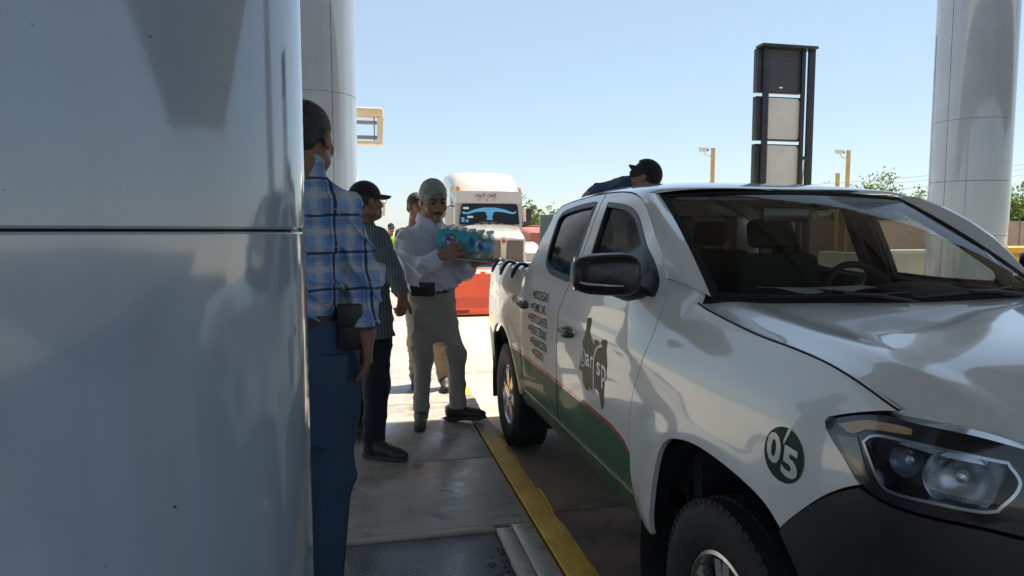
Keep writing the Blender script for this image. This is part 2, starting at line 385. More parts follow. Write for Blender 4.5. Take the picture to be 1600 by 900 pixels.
tree(27.6, 28, 3.7, 2.4, .8, 'green tree behind the wall seen through the windscreen', 4)
tree(31.4, 27, 3.8, 2.2, .8, 'pale green tree at the right edge beyond the column', 5)
tree(19.8, 28, 3.3, 2.2, .8, 'low tree behind the wall, seen through the driver window', 6)
tree(16.0, 30, 3.2, 2.4, .8, 'low tree hidden mostly by the pickup roof', 9)
tree(36.5, 30, 4.0, 2.6, .8, 'tree at the far right end of the wall', 11)
tree(9.3, 38, 3.3, 2.2, .6, 'small green tree behind the red truck', 8, 2600, .14)
tree(13.2, 40, 3.0, 2.6, .6, 'distant tree right of the red truck', 12, 2600, .14)
for i, (bx_, by_, lab) in enumerate([(10.15, 11.6, 'yellow green bush growing over the low white planter wall'), (9.2, 14.2, 'small bright bush left of the white planter wall')]):
    tree(bx_, by_, 1.45 - .5 * i, .55, .5 - .4 * i, lab, 20 + i, 1500, .05, 'leafy_bush', 'bushes by the planter')

# black sign pylon
M_blk = mat('black_steel', (.018, .02, .024), .45, var=.3, scale=3, spec=.5); M_panel = mat('pylon_panel', (.52, .50, .47), .5, var=.1, scale=2.5)
M_blackpanel = mat('pylon_dark', (.035, .037, .042), .5, var=.25, scale=3)
py = thing('sign_pylon', 'tall black steel sign pylon with three panels behind the pickup roof', 'sign', (9.4, 15, 0))
for x0, x1 in ((.10, .25), (1.13, 1.23), (1.305, 1.49)): MB().box((x0, .08, 0), (x1, .14, 6.03 if x0 < 1.1 else 6.05), bev=.006).build('post', M_blk, py)
MB().box((0.0, -.02, 6.0), (1.49, .3, 6.06), bev=.005).build('cap', M_blk, py)
for k, (z0, z1, m, sb) in enumerate([(4.96, 5.99, M_blackpanel, M_blk), (3.82, 4.86, M_panel, M_blk), (2.66, 3.73, M_panel, M_blk), (1.5, 2.56, M_panel, M_blk)]):
    f = MB().box((-.02, .17, z0), (1.22, .34, z1), bev=.008).build('sign_box', M_blk, py)
    if k == 0: q = [(.20, z0 + .02), (1.15, z0 + .02), (1.15, z1 - .02), (.20, z1 - .02)]
    else: q = [(.30, z0 + .03), (1.08, z0 + .03), (1.135, z0 + .09), (1.135, z1 - .09), (1.08, z1 - .03), (.30, z1 - .03), (.245, z1 - .09), (.245, z0 + .09)]
    MB().prism(q, 'Y', .155, .168).build('sign_panel', m, f, smooth=False, fix=True)
    if k == 0: MB().box((.56, .145, z0 + .10), (.66, .154, z0 + .135)).build('badge', mat('badge', (.6, .6, .6), .4), f)
MB().box((1.10, .03, 3.36), (1.40, .078, 3.44), bev=.006).build('bracket', M_blk, py)
MB().tube([(1.26, .10, 3.4), (1.27, .09, 3.2), (1.25, .1, 2.9), (1.26, .1, 2.6)], .014, 6).build('cable', mat('cable_tan', (.45, .28, .14), .7), py)

M_pole = mat('pole_yellow', (.55, .36, .13), .6, var=.18, scale=5); M_camw = mat('camera_white', (.6, .58, .55), .4)
def cam_pole(x, y, h, label, camera=True):
    t = thing('camera_pole', label, 'pole', (x, y, 0), 0, 'yellow camera poles beyond the pickup')
    MB().box((-.06, -.06, 0), (.06, .06, h), bev=.01).build('post', M_pole, t); MB().box((-.065, -.065, h), (.065, .065, h + .03)).build('cap', M_pole, t)
    if camera:
        a = MB().tube([(-.08, 0, h - .28), (-.22, 0, h - .27), (-.34, 0, h - .2), (-.37, 0, h - .12)], .022, 8).build('arm', M_camw, t)
        MB().box((-.55, -.06, h - .12), (-.26, .06, h + .02), bev=.02).xf(Matrix.Identity(4)).build('camera_body', M_camw, t)
        MB().box((-.60, -.075, h + .0), (-.22, .075, h + .035), bev=.01).build('sun_hood', M_camw, t)
        MB().tube([(-.30, 0, h - .05), (-.20, 0, h - .055)], .045, 12).build('lens', mat('lens_dark', (.02, .02, .025), .1), t)
cam_pole(13.08, 24, 4.72, 'yellow camera pole left of the black pylon'); cam_pole(18.94, 24, 4.78, 'yellow camera pole right of the black pylon')
cam_pole(18.49, 24, 3.88, 'short yellow post without a camera beside the right pole', False)

# low white planter wall beside the right column
pw = thing('planter_wall', 'low cream planter wall behind the steering wheel beside the column', 'wall', (8.95, 10.5, 0))
MB().box((0, 0, 0), (2.4, .18, 1.22), bev=.008).build('panel', mat('planter_cream', (.60, .58, .47), .5, var=.06, scale=3), pw)
MB().box((-.04, -.04, 1.222), (2.44, .22, 1.285), bev=.01).build('coping', mat('coping', (.72, .70, .62), .5), pw)
MB().box((0, .182, 0), (.16, 1.6, 1.22), bev=.008).build('side_panel', MATS['planter_cream'], pw)
yr = thing('crash_rail', 'yellow crash rail right of the column', 'barrier', (10.05, 9.0, 0))
M_yel = mat('rail_yellow', (.70, .38, .02), .5, var=.12)
MB().prism([(-.04, 1.05), (.0, 1.12), (-.03, 1.2), (.0, 1.27), (-.03, 1.36), (.08, 1.38), (.08, 1.03)], 'X', 0, 3.2).build('rail', M_yel, yr, smooth=False, fix=True)
for x in (.3, 1.6, 2.9): MB().box((x, .09, 0), (x + .12, .2, 1.3), bev=.01).build('post', mat('rail_post', (.08, .08, .085), .6), yr)

# cream sign frames beyond the second column
M_cream = mat('frame_cream', (.74, .60, .38), .55, var=.08, scale=4); M_frgrey = mat('frame_grey', (.25, .28, .33), .5)
def sign_frame(x, y, z0, z1, wd, label, sc=1.):
    t = thing('light_frame', label, 'frame', (x, y, 0), 0, 'cream frames on poles beyond the column')
    b = .13 * sc; lx = -1.0 * sc
    MB().box((lx, 0, z1 - .20 * sc), (wd, .30 * sc, z1), bev=.05 * sc).build('top_rail', M_cream, t)
    MB().prism([(wd - b * 1.15, z0), (wd - b * .2, z0), (wd, z1 - .21 * sc), (wd - b, z1 - .21 * sc)], 'Y', .02, .28 * sc).build('side_rail', M_cream, t, smooth=False, fix=True)
    MB().box((lx, .01, z0), (wd - b * 1.2, .29 * sc, z0 + .075 * sc), bev=.01).build('bottom_rail', M_cream, t)
    for zz in (z1 - .26 * sc - .10 * sc, z0 + .13 * sc): MB().box((lx, .08, zz), (wd - b * 1.1, .2 * sc, zz + .075 * sc), bev=.01).build('tube_lamp', M_frgrey, t)
    MB().tube([(wd - .20 * sc, .12, z0 + .08 * sc), (wd - .20 * sc, .12, z1 - .2 * sc)], .014, 6).build('rod', M_frgrey, t)
    MB().tube([(lx + .1, .15, 0), (lx + .1, .15, z1 - .1)], .07, 12).build('pole', M_frgrey, t)
sign_frame(.02, 16, 3.57, 4.39, .56, 'cream lamp frame beside the pale column above the capped man')
sign_frame(.53, 26, 2.2, 2.72, .44, 'small distant cream frame in front of the capped man face', .7)

# water filled road barriers
M_or = mat('barrier_orange', (.95, .14, .06), .5, var=.07, scale=5)
def barrier(x, y, rz, label):
    t = thing('road_barrier', label, 'barrier', (x, y, 0), rz, 'orange plastic road barriers')
    prof = [(-.24, .04), (-.24, .16), (-.13, .36), (-.08, .80), (.08, .80), (.13, .36), (.24, .16), (.24, .04)]
    MB().prism(prof, 'X', -.95, .95).build('shell', M_or, t, smooth=False, fix=True)
    for xx in (-.45, .45): MB().box((xx - .14, -.245, .06), (xx + .14, -.2, .13), bev=.01).build('foot_slot', mat('slot_dark', (.28, .03, .02), .6), t)
    MB().lathe([(.0, .84), (.05, .84), (.055, .80)], 16).build('filler_cap', M_or, t)
barrier(2.33, 13.1, 0, 'red orange road barrier beside the pickup tail'); barrier(4.28, 13.15, R(3), 'orange road barrier mostly hidden by the pickup bed')
MB().box((-1, 15.4, -.02), (14, 15.7, .12), bev=.02).build('kerb', M_road); tag(bpy.data.objects['kerb'], kind='structure')
# wires
for i, (z, dz) in enumerate([(3.7, .0), (4.05, .03), (4.3, .02)]):
    P = [(21.5 + 26 * t, 33, z - .3 + 3 * t - 1.6 * t * (1 - t)) for t in np.linspace(0, 1, 20)]
    tag(MB().tube(P, .007, 5).build('power_line', M_seam), ('lowest', 'middle', 'topmost')[i] + ' of three thin power lines over the trees at the right', 'cable', 'power lines at the right')
# ------------------------------------------------------------------ pickup: body side as a surface over (distance along the side, height)
X0 = 1.955; PY = 3.43
def table(ctrl, sig=.02, lo=.1, hi=2.0, n=1901):
    z = np.linspace(lo, hi, n); c = np.array(ctrl); w = np.interp(z, c[:, 0], c[:, 1])
    k = int(3 * sig / (z[1] - z[0])); t = np.arange(-k, k + 1) * (z[1] - z[0]); g = np.exp(-t * t / 2 / sig / sig); g /= g.sum()
    return z, np.convolve(np.pad(w, k, 'edge'), g, 'valid')
TF = table([(.3, .86), (.5, .89), (.7, .908), (.85, .92), (1.0, .925), (1.1, .918), (1.2, .893), (1.28, .85), (1.34, .80), (1.40, .735)], .03)
TD = table([(.3, .80), (.44, .855), (.52, .885), (.64, .908), (.8, .92), (1.0, .925), (1.15, .92), (1.28, .908), (1.37, .890), (1.5, .848), (1.7, .772), (1.78, .735), (1.84, .69)], .022)
TB = table([(.3, .86), (.5, .89), (.7, .908), (.85, .92), (1.0, .922), (1.15, .915), (1.27, .90), (1.31, .89), (1.36, .875)], .02)
def sst(x, a, b):
    t = np.clip((x - a) / (b - a), 0, 1); return t * t * (3 - 2 * t)
_pp = [(5.86, .70), (5.855, .80), (5.82, .862), (5.74, .888), (5.55, .905), (5.35, .917), (5.0, .925), (4.0, .925), (3., .925), (2., .925), (1.70, .925), (1.5, .922), (1.35, .912), (1.22, .89), (1.12, .855), (1.04, .80), (.985, .73), (.95, .63), (.925, .45), (.91, .2), (.905, 0.), (.905, -.2)]
_pl = np.array(catmull(_pp, 24)); _sl = np.r_[0, np.cumsum(np.linalg.norm(np.diff(_pl, axis=0), axis=1))]
_i = int(np.argmin(abs(_pl[:, 0] - 3.0))); _S = (-(_sl - _sl[_i]) + _pl[_i, 0])[::-1]
_PY = _pl[::-1, 0]; _PW = _pl[::-1, 1]; _T = np.gradient(_pl[::-1], axis=0); _T /= np.linalg.norm(_T, axis=1)[:, None]; _NY = -_T[:, 1]; _NW = _T[:, 0]
S_C = float(np.interp(0, -_PW[::-1], _S[::-1])) if False else float(_S[np.argmin(abs(_PW[:40]))])
FC = (1.86, .38); RC = (5.005, .38)
def wprof(s, Z):
    f = np.interp(Z, *TF); d = np.interp(Z, *TD); b = np.interp(Z, *TB)
    a = sst(s, 2.25, 2.6); c = sst(s, 4.30, 4.5); w = f * (1 - a) + d * a; w = w * (1 - c) + b * c
    for (cy, cz), r in ((FC, .57), (RC, .56)):
        q = np.hypot(s - cy, Z - cz); w = w + .014 * np.exp(-((q - r) / .09) ** 2) * sst(Z, .3, .55)
    w = w + .008 * np.exp(-((Z - (1.16 + .02 * (s - 3.4))) / .045) ** 2) * sst(s, 1.9, 2.6) * (1 - sst(s, 5.2, 5.7))
    return w - .006 * np.exp(-((Z - .78) / .10) ** 2) * sst(s, 2.4, 2.7) * (1 - sst(s, 4.1, 4.4))
def side(s, Z, off=0.):
    """near side, truck coordinates (x from the middle, y from PY)"""
    s = np.asarray(s, float); Z = np.asarray(Z, float); ins = .925 - wprof(s, Z) - off
    py = np.interp(s, _S, _PY); pw = np.interp(s, _S, _PW); ny = np.interp(s, _S, _NY); nw = np.interp(s, _S, _NW)
    return np.stack([-(pw - nw * ins), py - ny * ins - PY, Z + 0 * py], -1)
# hood
_hg = np.array([(.90, 1.11), (.96, 1.135), (1.1, 1.19), (1.2175, 1.231), (1.338, 1.262), (1.46, 1.2835), (1.60, 1.295), (1.795, 1.3055), (2.1326, 1.337), (2.25, 1.352), (2.4, 1.36)])
_HG = table(_hg, .07, .6, 2.6, 2001)
def hood(Y, W, off=0.):
    Y = np.asarray(Y, float); a = abs(np.asarray(W, float)); zg = np.interp(Y, *_HG)
    wg = .832; q = np.clip(a / wg, 0, 1.1)
    rid = .062 - .20 * (1 - sst(Y, .95, 1.9)) * .18
    z = zg + .030 * (1 - q ** 2.2) + .008 * np.exp(-((q - .80) / .075) ** 2)
    z = z - .05 * (1 - sst(Y, .90, 1.12)) 
    return np.stack([np.asarray(W, float), Y - PY, z + off], -1)

def pip(P, poly):
    x, y = P[:, 0], P[:, 1]; ins = np.zeros(len(P), bool); n = len(poly)
    for i in range(n):
        x0, y0 = poly[i]; x1, y1 = poly[(i + 1) % n]
        c = ((y0 > y) != (y1 > y)); xi = (x1 - x0) * (y - y0) / ((y1 - y0) if y1 != y0 else 1e-12) + x0; ins ^= c & (x < xi)
    return ins
def outline(sections, m=6):
    """polygon from sections, each section one smooth run of points; sections meet in corners"""
    out = []
    for sec in sections:
        c = catmull(sec, m) if len(sec) > 2 else [np.array(p, float) for p in sec]
        if out and np.linalg.norm(np.array(out[-1]) - c[0]) < 1e-6: c = c[1:]
        out += [tuple(p) for p in c]
    if np.linalg.norm(np.array(out[0]) - np.array(out[-1])) < 1e-6: out = out[:-1]
    return out
def dens(poly, step):
    out = []
    for i in range(len(poly)):
        a = np.array(poly[i]); b = np.array(poly[(i + 1) % len(poly)]); k = max(1, int(np.ceil(np.linalg.norm(b - a) / step)))
        out += [tuple(a + (b - a) * j / k) for j in range(k)]
    return out
def shrink(poly, d):
    P = np.array(poly); A = .5 * np.sum(P[:, 0] * np.roll(P[:, 1], -1) - np.roll(P[:, 0], -1) * P[:, 1]); sg = 1 if A > 0 else -1
    e = np.roll(P, -1, 0) - P; L = np.linalg.norm(e, axis=1)[:, None]; n = np.c_[-e[:, 1], e[:, 0]] / np.maximum(L, 1e-9) * sg
    v = n + np.roll(n, 1, 0); v /= np.maximum(np.linalg.norm(v, axis=1)[:, None], .5); return [tuple(p) for p in P + v * d]
def tri2d(poly, holes, step):
    loops = [dens(poly, step)] + [dens(h, step) for h in holes]; V = []; E = []
    for L in loops:
        b = len(V); V += L; E += [(b + i, b + (i + 1) % len(L)) for i in range(len(L))]
    P = np.array(loops[0]); lo, hi = P.min(0), P.max(0)
    gx, gy = np.meshgrid(np.arange(lo[0] + step / 2, hi[0], step), np.arange(lo[1] + step / 2, hi[1], step)); G = np.c_[gx.ravel(), gy.ravel()]
    k = pip(G, loops[0])
    for h in loops[1:]: k &= ~pip(G, h)
    G = G[k]; B = np.array(V)
    if len(G):
        d = np.min(np.linalg.norm(G[:, None, :] - B[None, :, :], axis=2), 1); G = G[d > step * .45]
    nb = len(V); V2 = V + [tuple(g) for g in G]
    r = delaunay_2d_cdt([Vector(p) for p in V2], E, [], 0, 1e-7); ov = np.array([tuple(p) for p in r[0]]); F = [tuple(f) for f in r[2]]
    C = np.array([ov[list(f)].mean(0) for f in F]); k = pip(C, loops[0])
    for h in loops[1:]: k &= ~pip(C, h)
    return ov, [f for f, q in zip(F, k) if q], loops
def panel(name, poly, parent, m, surf=side, holes=(), step=.035, gap=.0025, off=0., depth=.02, mirror=False, flange=True, label=None):
    poly = shrink(poly, gap) if gap else list(poly); holes = [list(h) for h in holes]
    ov, F, loops = tri2d(poly, holes, step); h = 1e-4
    P = surf(ov[:, 0], ov[:, 1], off); du = surf(ov[:, 0] + h, ov[:, 1], off) - P; dv = surf(ov[:, 0], ov[:, 1] + h, off) - P
    N = np.cross(du, dv); N /= np.maximum(np.linalg.norm(N, axis=1)[:, None], 1e-12); ref = N.mean(0)
    out = (ref[0] < 0) if surf is side else (ref[2] > 0)
    if not out: N = -N
    F2 = []
    for f in F:
        a, b, c = P[f[0]], P[f[1]], P[f[2]]; F2.append(f if np.dot(np.cross(b - a, c - a), N[f[0]]) > 0 else f[::-1])
    V = list(P); VN = list(N); faces = list(F2); nfr = len(faces)
    if flange:
        for li, L in enumerate(loops):
            L = np.array(L); T = surf(L[:, 0], L[:, 1], off); B = surf(L[:, 0], L[:, 1], off - depth); b = len(V); n = len(L)
            V += list(T) + list(B)
            for i in range(n): faces.append((b + i, b + (i + 1) % n, b + n + (i + 1) % n, b + n + i))
    V = np.array(V)
    if mirror: V[:, 0] *= -1; N = N * np.array([-1, 1, 1]); faces = [f[::-1] for f in faces]
    me = bpy.data.meshes.new(name); me.from_pydata([tuple(map(float, v)) for v in V], [], [tuple(int(i) for i in f) for f in faces]); me.materials.append(m)
    me.polygons.foreach_set('use_smooth', [True] * len(me.polygons)); me.update()
    ln = []
    for p in me.polygons:
        for vi in p.vertices: ln.append(tuple(N[vi]) if p.index < nfr else (0, 0, 0))
    me.normals_split_custom_set(ln)
    o = bpy.data.objects.new(name, me); col.objects.link(o); o.parent = parent
    if label: o['label'] = label
    return o
def both(name, poly, parent, m, **kw):
    a = panel(name, poly, parent, m, **kw); b = panel(name, poly, parent, m, mirror=True, **kw); return a, b
def flat_on_side(v2, f, place, parent, name, m, off=.002, flip=False):
    """wrap flat print (text, shapes) onto the body side: place(x, y) -> (s, Z)"""
    q = np.array([place(x, y) for x, y in v2]); P = side(q[:, 0], q[:, 1], off); mb = MB(); mb.add(P, f); o = mb.build(name, m, parent, smooth=False)
    bm = bmesh.new(); bm.from_mesh(o.data); bmesh.ops.recalc_face_normals(bm, faces=bm.faces[:])
    if sum(fc.normal.x for fc in bm.faces) > 0: bmesh.ops.reverse_faces(bm, faces=bm.faces[:])
    bm.to_mesh(o.data); bm.free(); return o

# ---- paints
RED = [(2.36, .40), (2.44, .56), (2.507, .700), (2.586, .741), (2.731, .766), (3.10, .778), (3.58, .782), (4.11, .788), (4.475, .805), (4.60, .806), (5.9, .82)]
def m_paint(decal):
    t = NT('pickup_paint_decal' if decal else 'pickup_paint'); v = t.co()
    a = t.noise(v, 2.5, 5); d = t.noise(v, 30, 5, .7)
    base = t.ramp(a, [(.3, (.72, .72, .705)), (.7, (.745, .745, .73))])
    x, y, z = t.sep(v)
    dirt = t.n('MapRange'); t.l(z, dirt.inputs[0]); dirt.inputs[1].default_value = .75; dirt.inputs[2].default_value = .38; dirt.inputs[4].default_value = .55
    if decal:
        fc = t.n('FloatCurve'); c = fc.mapping.curves[0]; y0, y1 = RED[0][0] - PY, RED[-1][0] - PY
        u = t.math('DIVIDE', t.math('SUBTRACT', y, y0), y1 - y0); t.l(u, fc.inputs['Value'])
        pts = [((p[0] - PY - y0) / (y1 - y0), p[1]) for p in RED]; c.points[0].location = pts[0]; c.points[1].location = pts[-1]
        for p in pts[1:-1]: c.points.new(*p)
        for p in c.points: p.handle_type = 'VECTOR'
        fc.mapping.update()
        dz = t.math('SUBTRACT', z, fc.outputs[0])
        isg = t.math('LESS_THAN', dz, 0.); isr = t.math('LESS_THAN', dz, .022)
        green = t.ramp(a, [(.3, (.008, .080, .034)), (.7, (.012, .105, .046))])
        base = t.mix(isr, base, (.42, .03, .03)); base = t.mix(isg, base, green); coatw = t.math('SUBTRACT', 1., t.math('MULTIPLY', isg, .78))
    rg = t.ramp(t.noise(v, 2, 3), [(.3, .22), (.75, .26)]); spc = .55
    if decal: rg = t.math('ADD', rg, t.math('MULTIPLY', isg, .22)); spc = t.math('SUBTRACT', .55, t.math('MULTIPLY', isg, .35))
    base = t.mix(t.math('MULTIPLY', dirt.outputs[0], t.ramp(d, [(.4, 0.), (.7, 1.)])), base, (.30, .25, .19))
    t.set(Base_Color=base, Roughness=rg, Coat_Weight=coatw if decal else 1., Specular_IOR_Level=spc)
    t.b.inputs['Coat Roughness'].default_value = .035; t.b.inputs['Coat IOR'].default_value = 1.5
    return t.m
M_paint = m_paint(False); M_pd = m_paint(True)
M_trim = mat('black_plastic', (.018, .018, .02), .42, var=.2, scale=20, bump=.05, bscale=300)
M_gap = mat('inner_black', (.008, .008, .009), .8); M_rub = mat('tyre_rubber', (.022, .022, .023), .75, var=.25, scale=15, bump=.3, bscale=90)
M_gloss = mat('gloss_black', (.012, .012, .014), .14, var=.1, scale=8, coat=.6); M_chrome = mat('chrome', (.75, .76, .78), .08, 1., var=.03)
M_alloy = mat('alloy', (.58, .57, .56), .28, .9, var=.08, scale=12); M_liner = mat('arch_liner', (.012, .012, .013), .9, bump=.3, bscale=40)
M_int = mat('cabin_dark', (.028, .027, .027), .75, var=.2, scale=25, bump=.15, bscale=200); M_seat = mat('seat_cloth', (.030, .029, .030), .9, var=.25, scale=40, bump=.3, bscale=250)
M_handle = mat('handle_grey', (.055, .065, .075), .35, var=.1, coat=.3)
def m_glass(name, tint, refl=1.45, body=0.):
    t = NT(name); tr = t.n('BsdfTransparent'); gl = t.n('BsdfGlossy'); gl.inputs['Roughness'].default_value = .01; fr = t.n('Fresnel'); geo = t.n('NewGeometry'); t.l(t.math('ADD', t.math('MULTIPLY', geo.outputs['Backfacing'], 1 / refl - refl), refl), fr.inputs[0])
    v = t.co(); dust = t.noise(v, 4, 6, .6); tr.inputs[0].default_value = (*tint, 1); mx = t.n('MixShader'); t.l(fr.outputs[0], mx.inputs[0]); t.l(tr.outputs[0], mx.inputs[1]); t.l(gl.outputs[0], mx.inputs[2])
    df = t.n('BsdfDiffuse'); df.inputs[0].default_value = (.45, .42, .37, 1); m2 = t.n('MixShader'); t.l(t.math('MULTIPLY', t.ramp(dust, [(.35, .25), (.8, 1.)]), body), m2.inputs[0]); t.l(mx.outputs[0], m2.inputs[1]); t.l(df.outputs[0], m2.inputs[2]); t.l(m2.outputs[0], t.out.inputs[0]); return t.m
M_wind = m_glass('windscreen_glass', (.74, .77, .74), 1.33, .010); M_tint = m_glass('tinted_glass', (.16, .17, .17), 1.75, .02); M_tintf = m_glass('front_door_glass', (.20, .21, .21), 1.32, .012); M_clear = m_glass('lamp_glass', (.94, .95, .96), 1.5, .01)

pk = thing('pickup_truck', 'white double cab pickup with green and red stripes parked at the kerb', 'pickup', (X0, PY, 0))
# ---- side panels
fender = outline([[(2.235, 1.356), (2.1326, 1.342), (1.795, 1.3105), (1.60, 1.300), (1.46, 1.288), (1.338, 1.266), (1.20, 1.2285)],
    [(1.20, 1.2285), (1.24, 1.222), (1.30, 1.2055), (1.36, 1.184), (1.386, 1.170), (1.378, 1.152)], [(1.378, 1.152), (1.3567, 1.1356), (1.3105, 1.1024), (1.262, 1.0575)],
    [(1.262, 1.0575), (1.3143, 1.0285), (1.373, .9855), (1.456, .9085), (1.497, .862)],
    [(1.497, .862), (1.56, .900), (1.65, .9235), (1.80, .940), (1.95, .941), (2.086, .916), (2.158, .883), (2.2126, .829), (2.2626, .7455), (2.3164, .628), (2.362, .50), (2.37, .455)],
    [(2.37, .455), (2.49, .46)], [(2.49, .46), (2.525, .60), (2.527, .75), (2.522, .842), (2.4737, .983), (2.40, 1.12), (2.378, 1.20), (2.384, 1.29), (2.417, 1.398), (2.435, 1.43)],
    [(2.435, 1.43), (2.36, 1.423), (2.265, 1.395)], [(2.265, 1.395), (2.235, 1.356)]])
both('front_fender', fender, pk, M_paint, step=.03)
fd_top = [(2.435, 1.43), (2.4724, 1.5196), (2.5318, 1.5848), (2.6387, 1.6605), (2.7491, 1.7202), (2.8462, 1.7574), (2.957, 1.782), (3.083, 1.796), (3.20, 1.802), (3.345, 1.804)]
fdoor = outline([[(2.49, .575), (2.525, .62), (2.527, .75), (2.522, .842), (2.4737, .983), (2.40, 1.12), (2.378, 1.20), (2.384, 1.29), (2.417, 1.398), (2.435, 1.43)], fd_top,
    [(3.345, 1.804), (3.325, 1.45)], [(3.325, 1.45), (3.38, 1.36), (3.49, 1.22), (3.53, 1.05), (3.54, .95), (3.565, .80), (3.57, .575)], [(3.57, .575), (2.49, .575)]])
fwin = outline([[(3.2405, 1.751), (3.06, 1.736), (2.913, 1.715), (2.797, 1.678), (2.66, 1.595), (2.52, 1.501), (2.468, 1.425), (2.458, 1.37)], [(2.458, 1.37), (2.9, 1.367), (3.185, 1.378)], [(3.185, 1.378), (3.2405, 1.751)]])
rdoor = outline([[(3.58, .575), (3.575, .80), (3.55, .95), (3.54, 1.05), (3.50, 1.22), (3.39, 1.36), (3.335, 1.45)], [(3.335, 1.45), (3.355, 1.804)], [(3.355, 1.804), (3.54, 1.802), (3.7156, 1.794), (3.943, 1.778), (4.07, 1.757), (4.128, 1.718), (4.175, 1.6446), (4.20, 1.5591), (4.285, 1.415), (4.40, 1.33), (4.445, 1.28)],
    [(4.445, 1.28), (4.447, 1.1317), (4.437, 1.013), (4.42, .84), (4.374, .649), (4.345, .575)], [(4.345, .575), (3.58, .575)]])
rwin = outline([[(3.43, 1.748), (3.68, 1.738), (3.87, 1.722), (3.97, 1.704), (4.00, 1.674)], [(4.00, 1.674), (3.98, 1.5515), (3.94, 1.446), (3.86, 1.408)], [(3.86, 1.408), (3.76, 1.388), (3.39, 1.367)], [(3.39, 1.367), (3.423, 1.577), (3.43, 1.748)]])
doors = []
for mir in (False, True):
    fd = panel('front_door', fdoor, pk, M_pd, holes=[fwin], mirror=mir); rd = panel('rear_door', rdoor, pk, M_pd, holes=[rwin], mirror=mir); doors.append((fd, rd))
    panel('door_trim', shrink(fdoor, .02), fd, M_int, holes=[shrink(fwin, -.012)], off=-.05, mirror=mir, step=.08, gap=0, flange=False)
    panel('door_trim', shrink(rdoor, .02), rd, M_int, holes=[shrink(rwin, -.012)], off=-.05, mirror=mir, step=.08, gap=0, flange=False)
    # black window surround and glass
    panel('window_seal', shrink(rwin, -.022), rd, M_trim, holes=[shrink(rwin, .006)], off=.003, mirror=mir, step=.05, gap=0, depth=.03)
    panel('window_seal', shrink(fwin, -.006), fd, M_trim, holes=[shrink(fwin, .018)], off=.003, mirror=mir, step=.05, gap=0, depth=.03)
    panel('window', shrink(rwin, .002), rd, M_tint, off=-.012, mirror=mir, step=.05, gap=0, flange=False)
    # front window wound partly down: quarter light strip and lowered pane
    panel('window', shrink(fwin, .010), fd, M_wind if mir else M_tintf, off=-.014, mirror=mir, step=.05, gap=0, flange=False)
sill = outline([[(2.375, .452), (2.49, .455), (2.50, .57)], [(2.50, .57), (4.34, .57)], [(4.34, .57), (4.375, .62), (4.42, .70), (4.455, .50), (4.45, .47)], [(4.45, .47), (4.1, .448), (3.2, .446), (2.375, .452)]])
sill = outline([[(2.495, .570), (4.343, .570)], [(4.343, .570), (4.44, .505)], [(4.44, .505), (4.41, .455)], [(4.41, .455), (2.38, .445)], [(2.38, .445), (2.495, .455)], [(2.495, .455), (2.495, .570)]])
both('sill', sill, pk, M_pd, step=.04)
both('sill_gleam', [(2.5, .560), (4.35, .560), (4.345, .577), (2.5, .577)], pk, mat('sill_bright', (.42, .45, .40), .25, .5), off=.008, gap=0, depth=.012)  # gleaming line under the doors, put in as a bright strip
bed = outline([[(4.452, 1.355), (4.452, 1.28)], [(4.452, 1.28), (4.454, 1.1317), (4.444, 1.013), (4.428, .84), (4.385, .649), (4.352, .575), (4.45, .508)],
    [(4.45, .508), (4.52, .52), (4.585, .60), (4.645, .73), (4.73, .845), (4.86, .905), (5.005, .918), (5.15, .905), (5.28, .845), (5.37, .73), (5.43, .60), (5.45, .50)],
    [(5.45, .50), (5.80, .52)], [(5.80, .52), (5.86, .60), (5.90, .9), (5.90, 1.2), (5.895, 1.33)], [(5.895, 1.33), (5.2, 1.345), (4.452, 1.358)]])
bs = both('bed_side', bed, pk, M_pd, step=.035)
# bed rail cap, inner walls, floor, tailgate, rear bumper
for sgn in (-1, 1):
    rl = []
    for s_ in np.linspace(4.455, 5.85, 26):
        p = side(s_, 1.352); x = p[0]; rl.append([(x, p[1], 1.349), (x + .012, p[1], 1.362), (x + .04, p[1], 1.368), (x + .085, p[1], 1.366), (x + .10, p[1], 1.35), (x + .10, p[1], .72)])
    rl = np.array(rl); rl[..., 0] *= -sgn; MB().grid(rl, flip=sgn < 0).build('bed_rail', M_paint, pk)
MB().box((-.80, 4.46 - PY, .66), (.80, 5.80 - PY, .72)).build('bed_floor', M_trim, pk)
MB().box((-.80, 4.46 - PY, .72), (.80, 4.50 - PY, 1.34), bev=.01).build('bed_front', M_paint, pk)
MB().box((-.70, 5.80 - PY, .66), (.70, 5.86 - PY, 1.345), bev=.02).build('tailgate', M_paint, pk)
MB().box((-.80, 5.70 - PY, .46), (.80, 5.93 - PY, .60), bev=.03).build('rear_bumper', M_trim, pk)
for sgn in (-1, 1):
    panel('tail_lamp', outline([[(5.80, 1.22), (5.93, 1.22)], [(5.93, 1.22), (5.935, .90)], [(5.935, .90), (5.82, .92)], [(5.82, .92), (5.80, 1.22)]]), pk, mat('lamp_red', (.35, .02, .015), .2, coat=.8), off=.006, mirror=sgn > 0)
# black grab hooks along the near bed rail
for s_ in (4.70, 5.10, 5.50):
    x = side(s_, 1.34)[0]; hk = MB(); P = []
    for t in np.linspace(0, 1, 9):
        a = math.pi * (.02 + .62 * t); P.append((x + .075 - .125 * t * 1.05, s_ - PY - .10 * t, 1.372 + .030 * math.sin(a) - .11 * t ** 3))
    hk.tube(P, [.022, .024, .025, .025, .024, .023, .021, .018, .010], 10, flat=.55).build('rail_hook', M_gloss, pk)
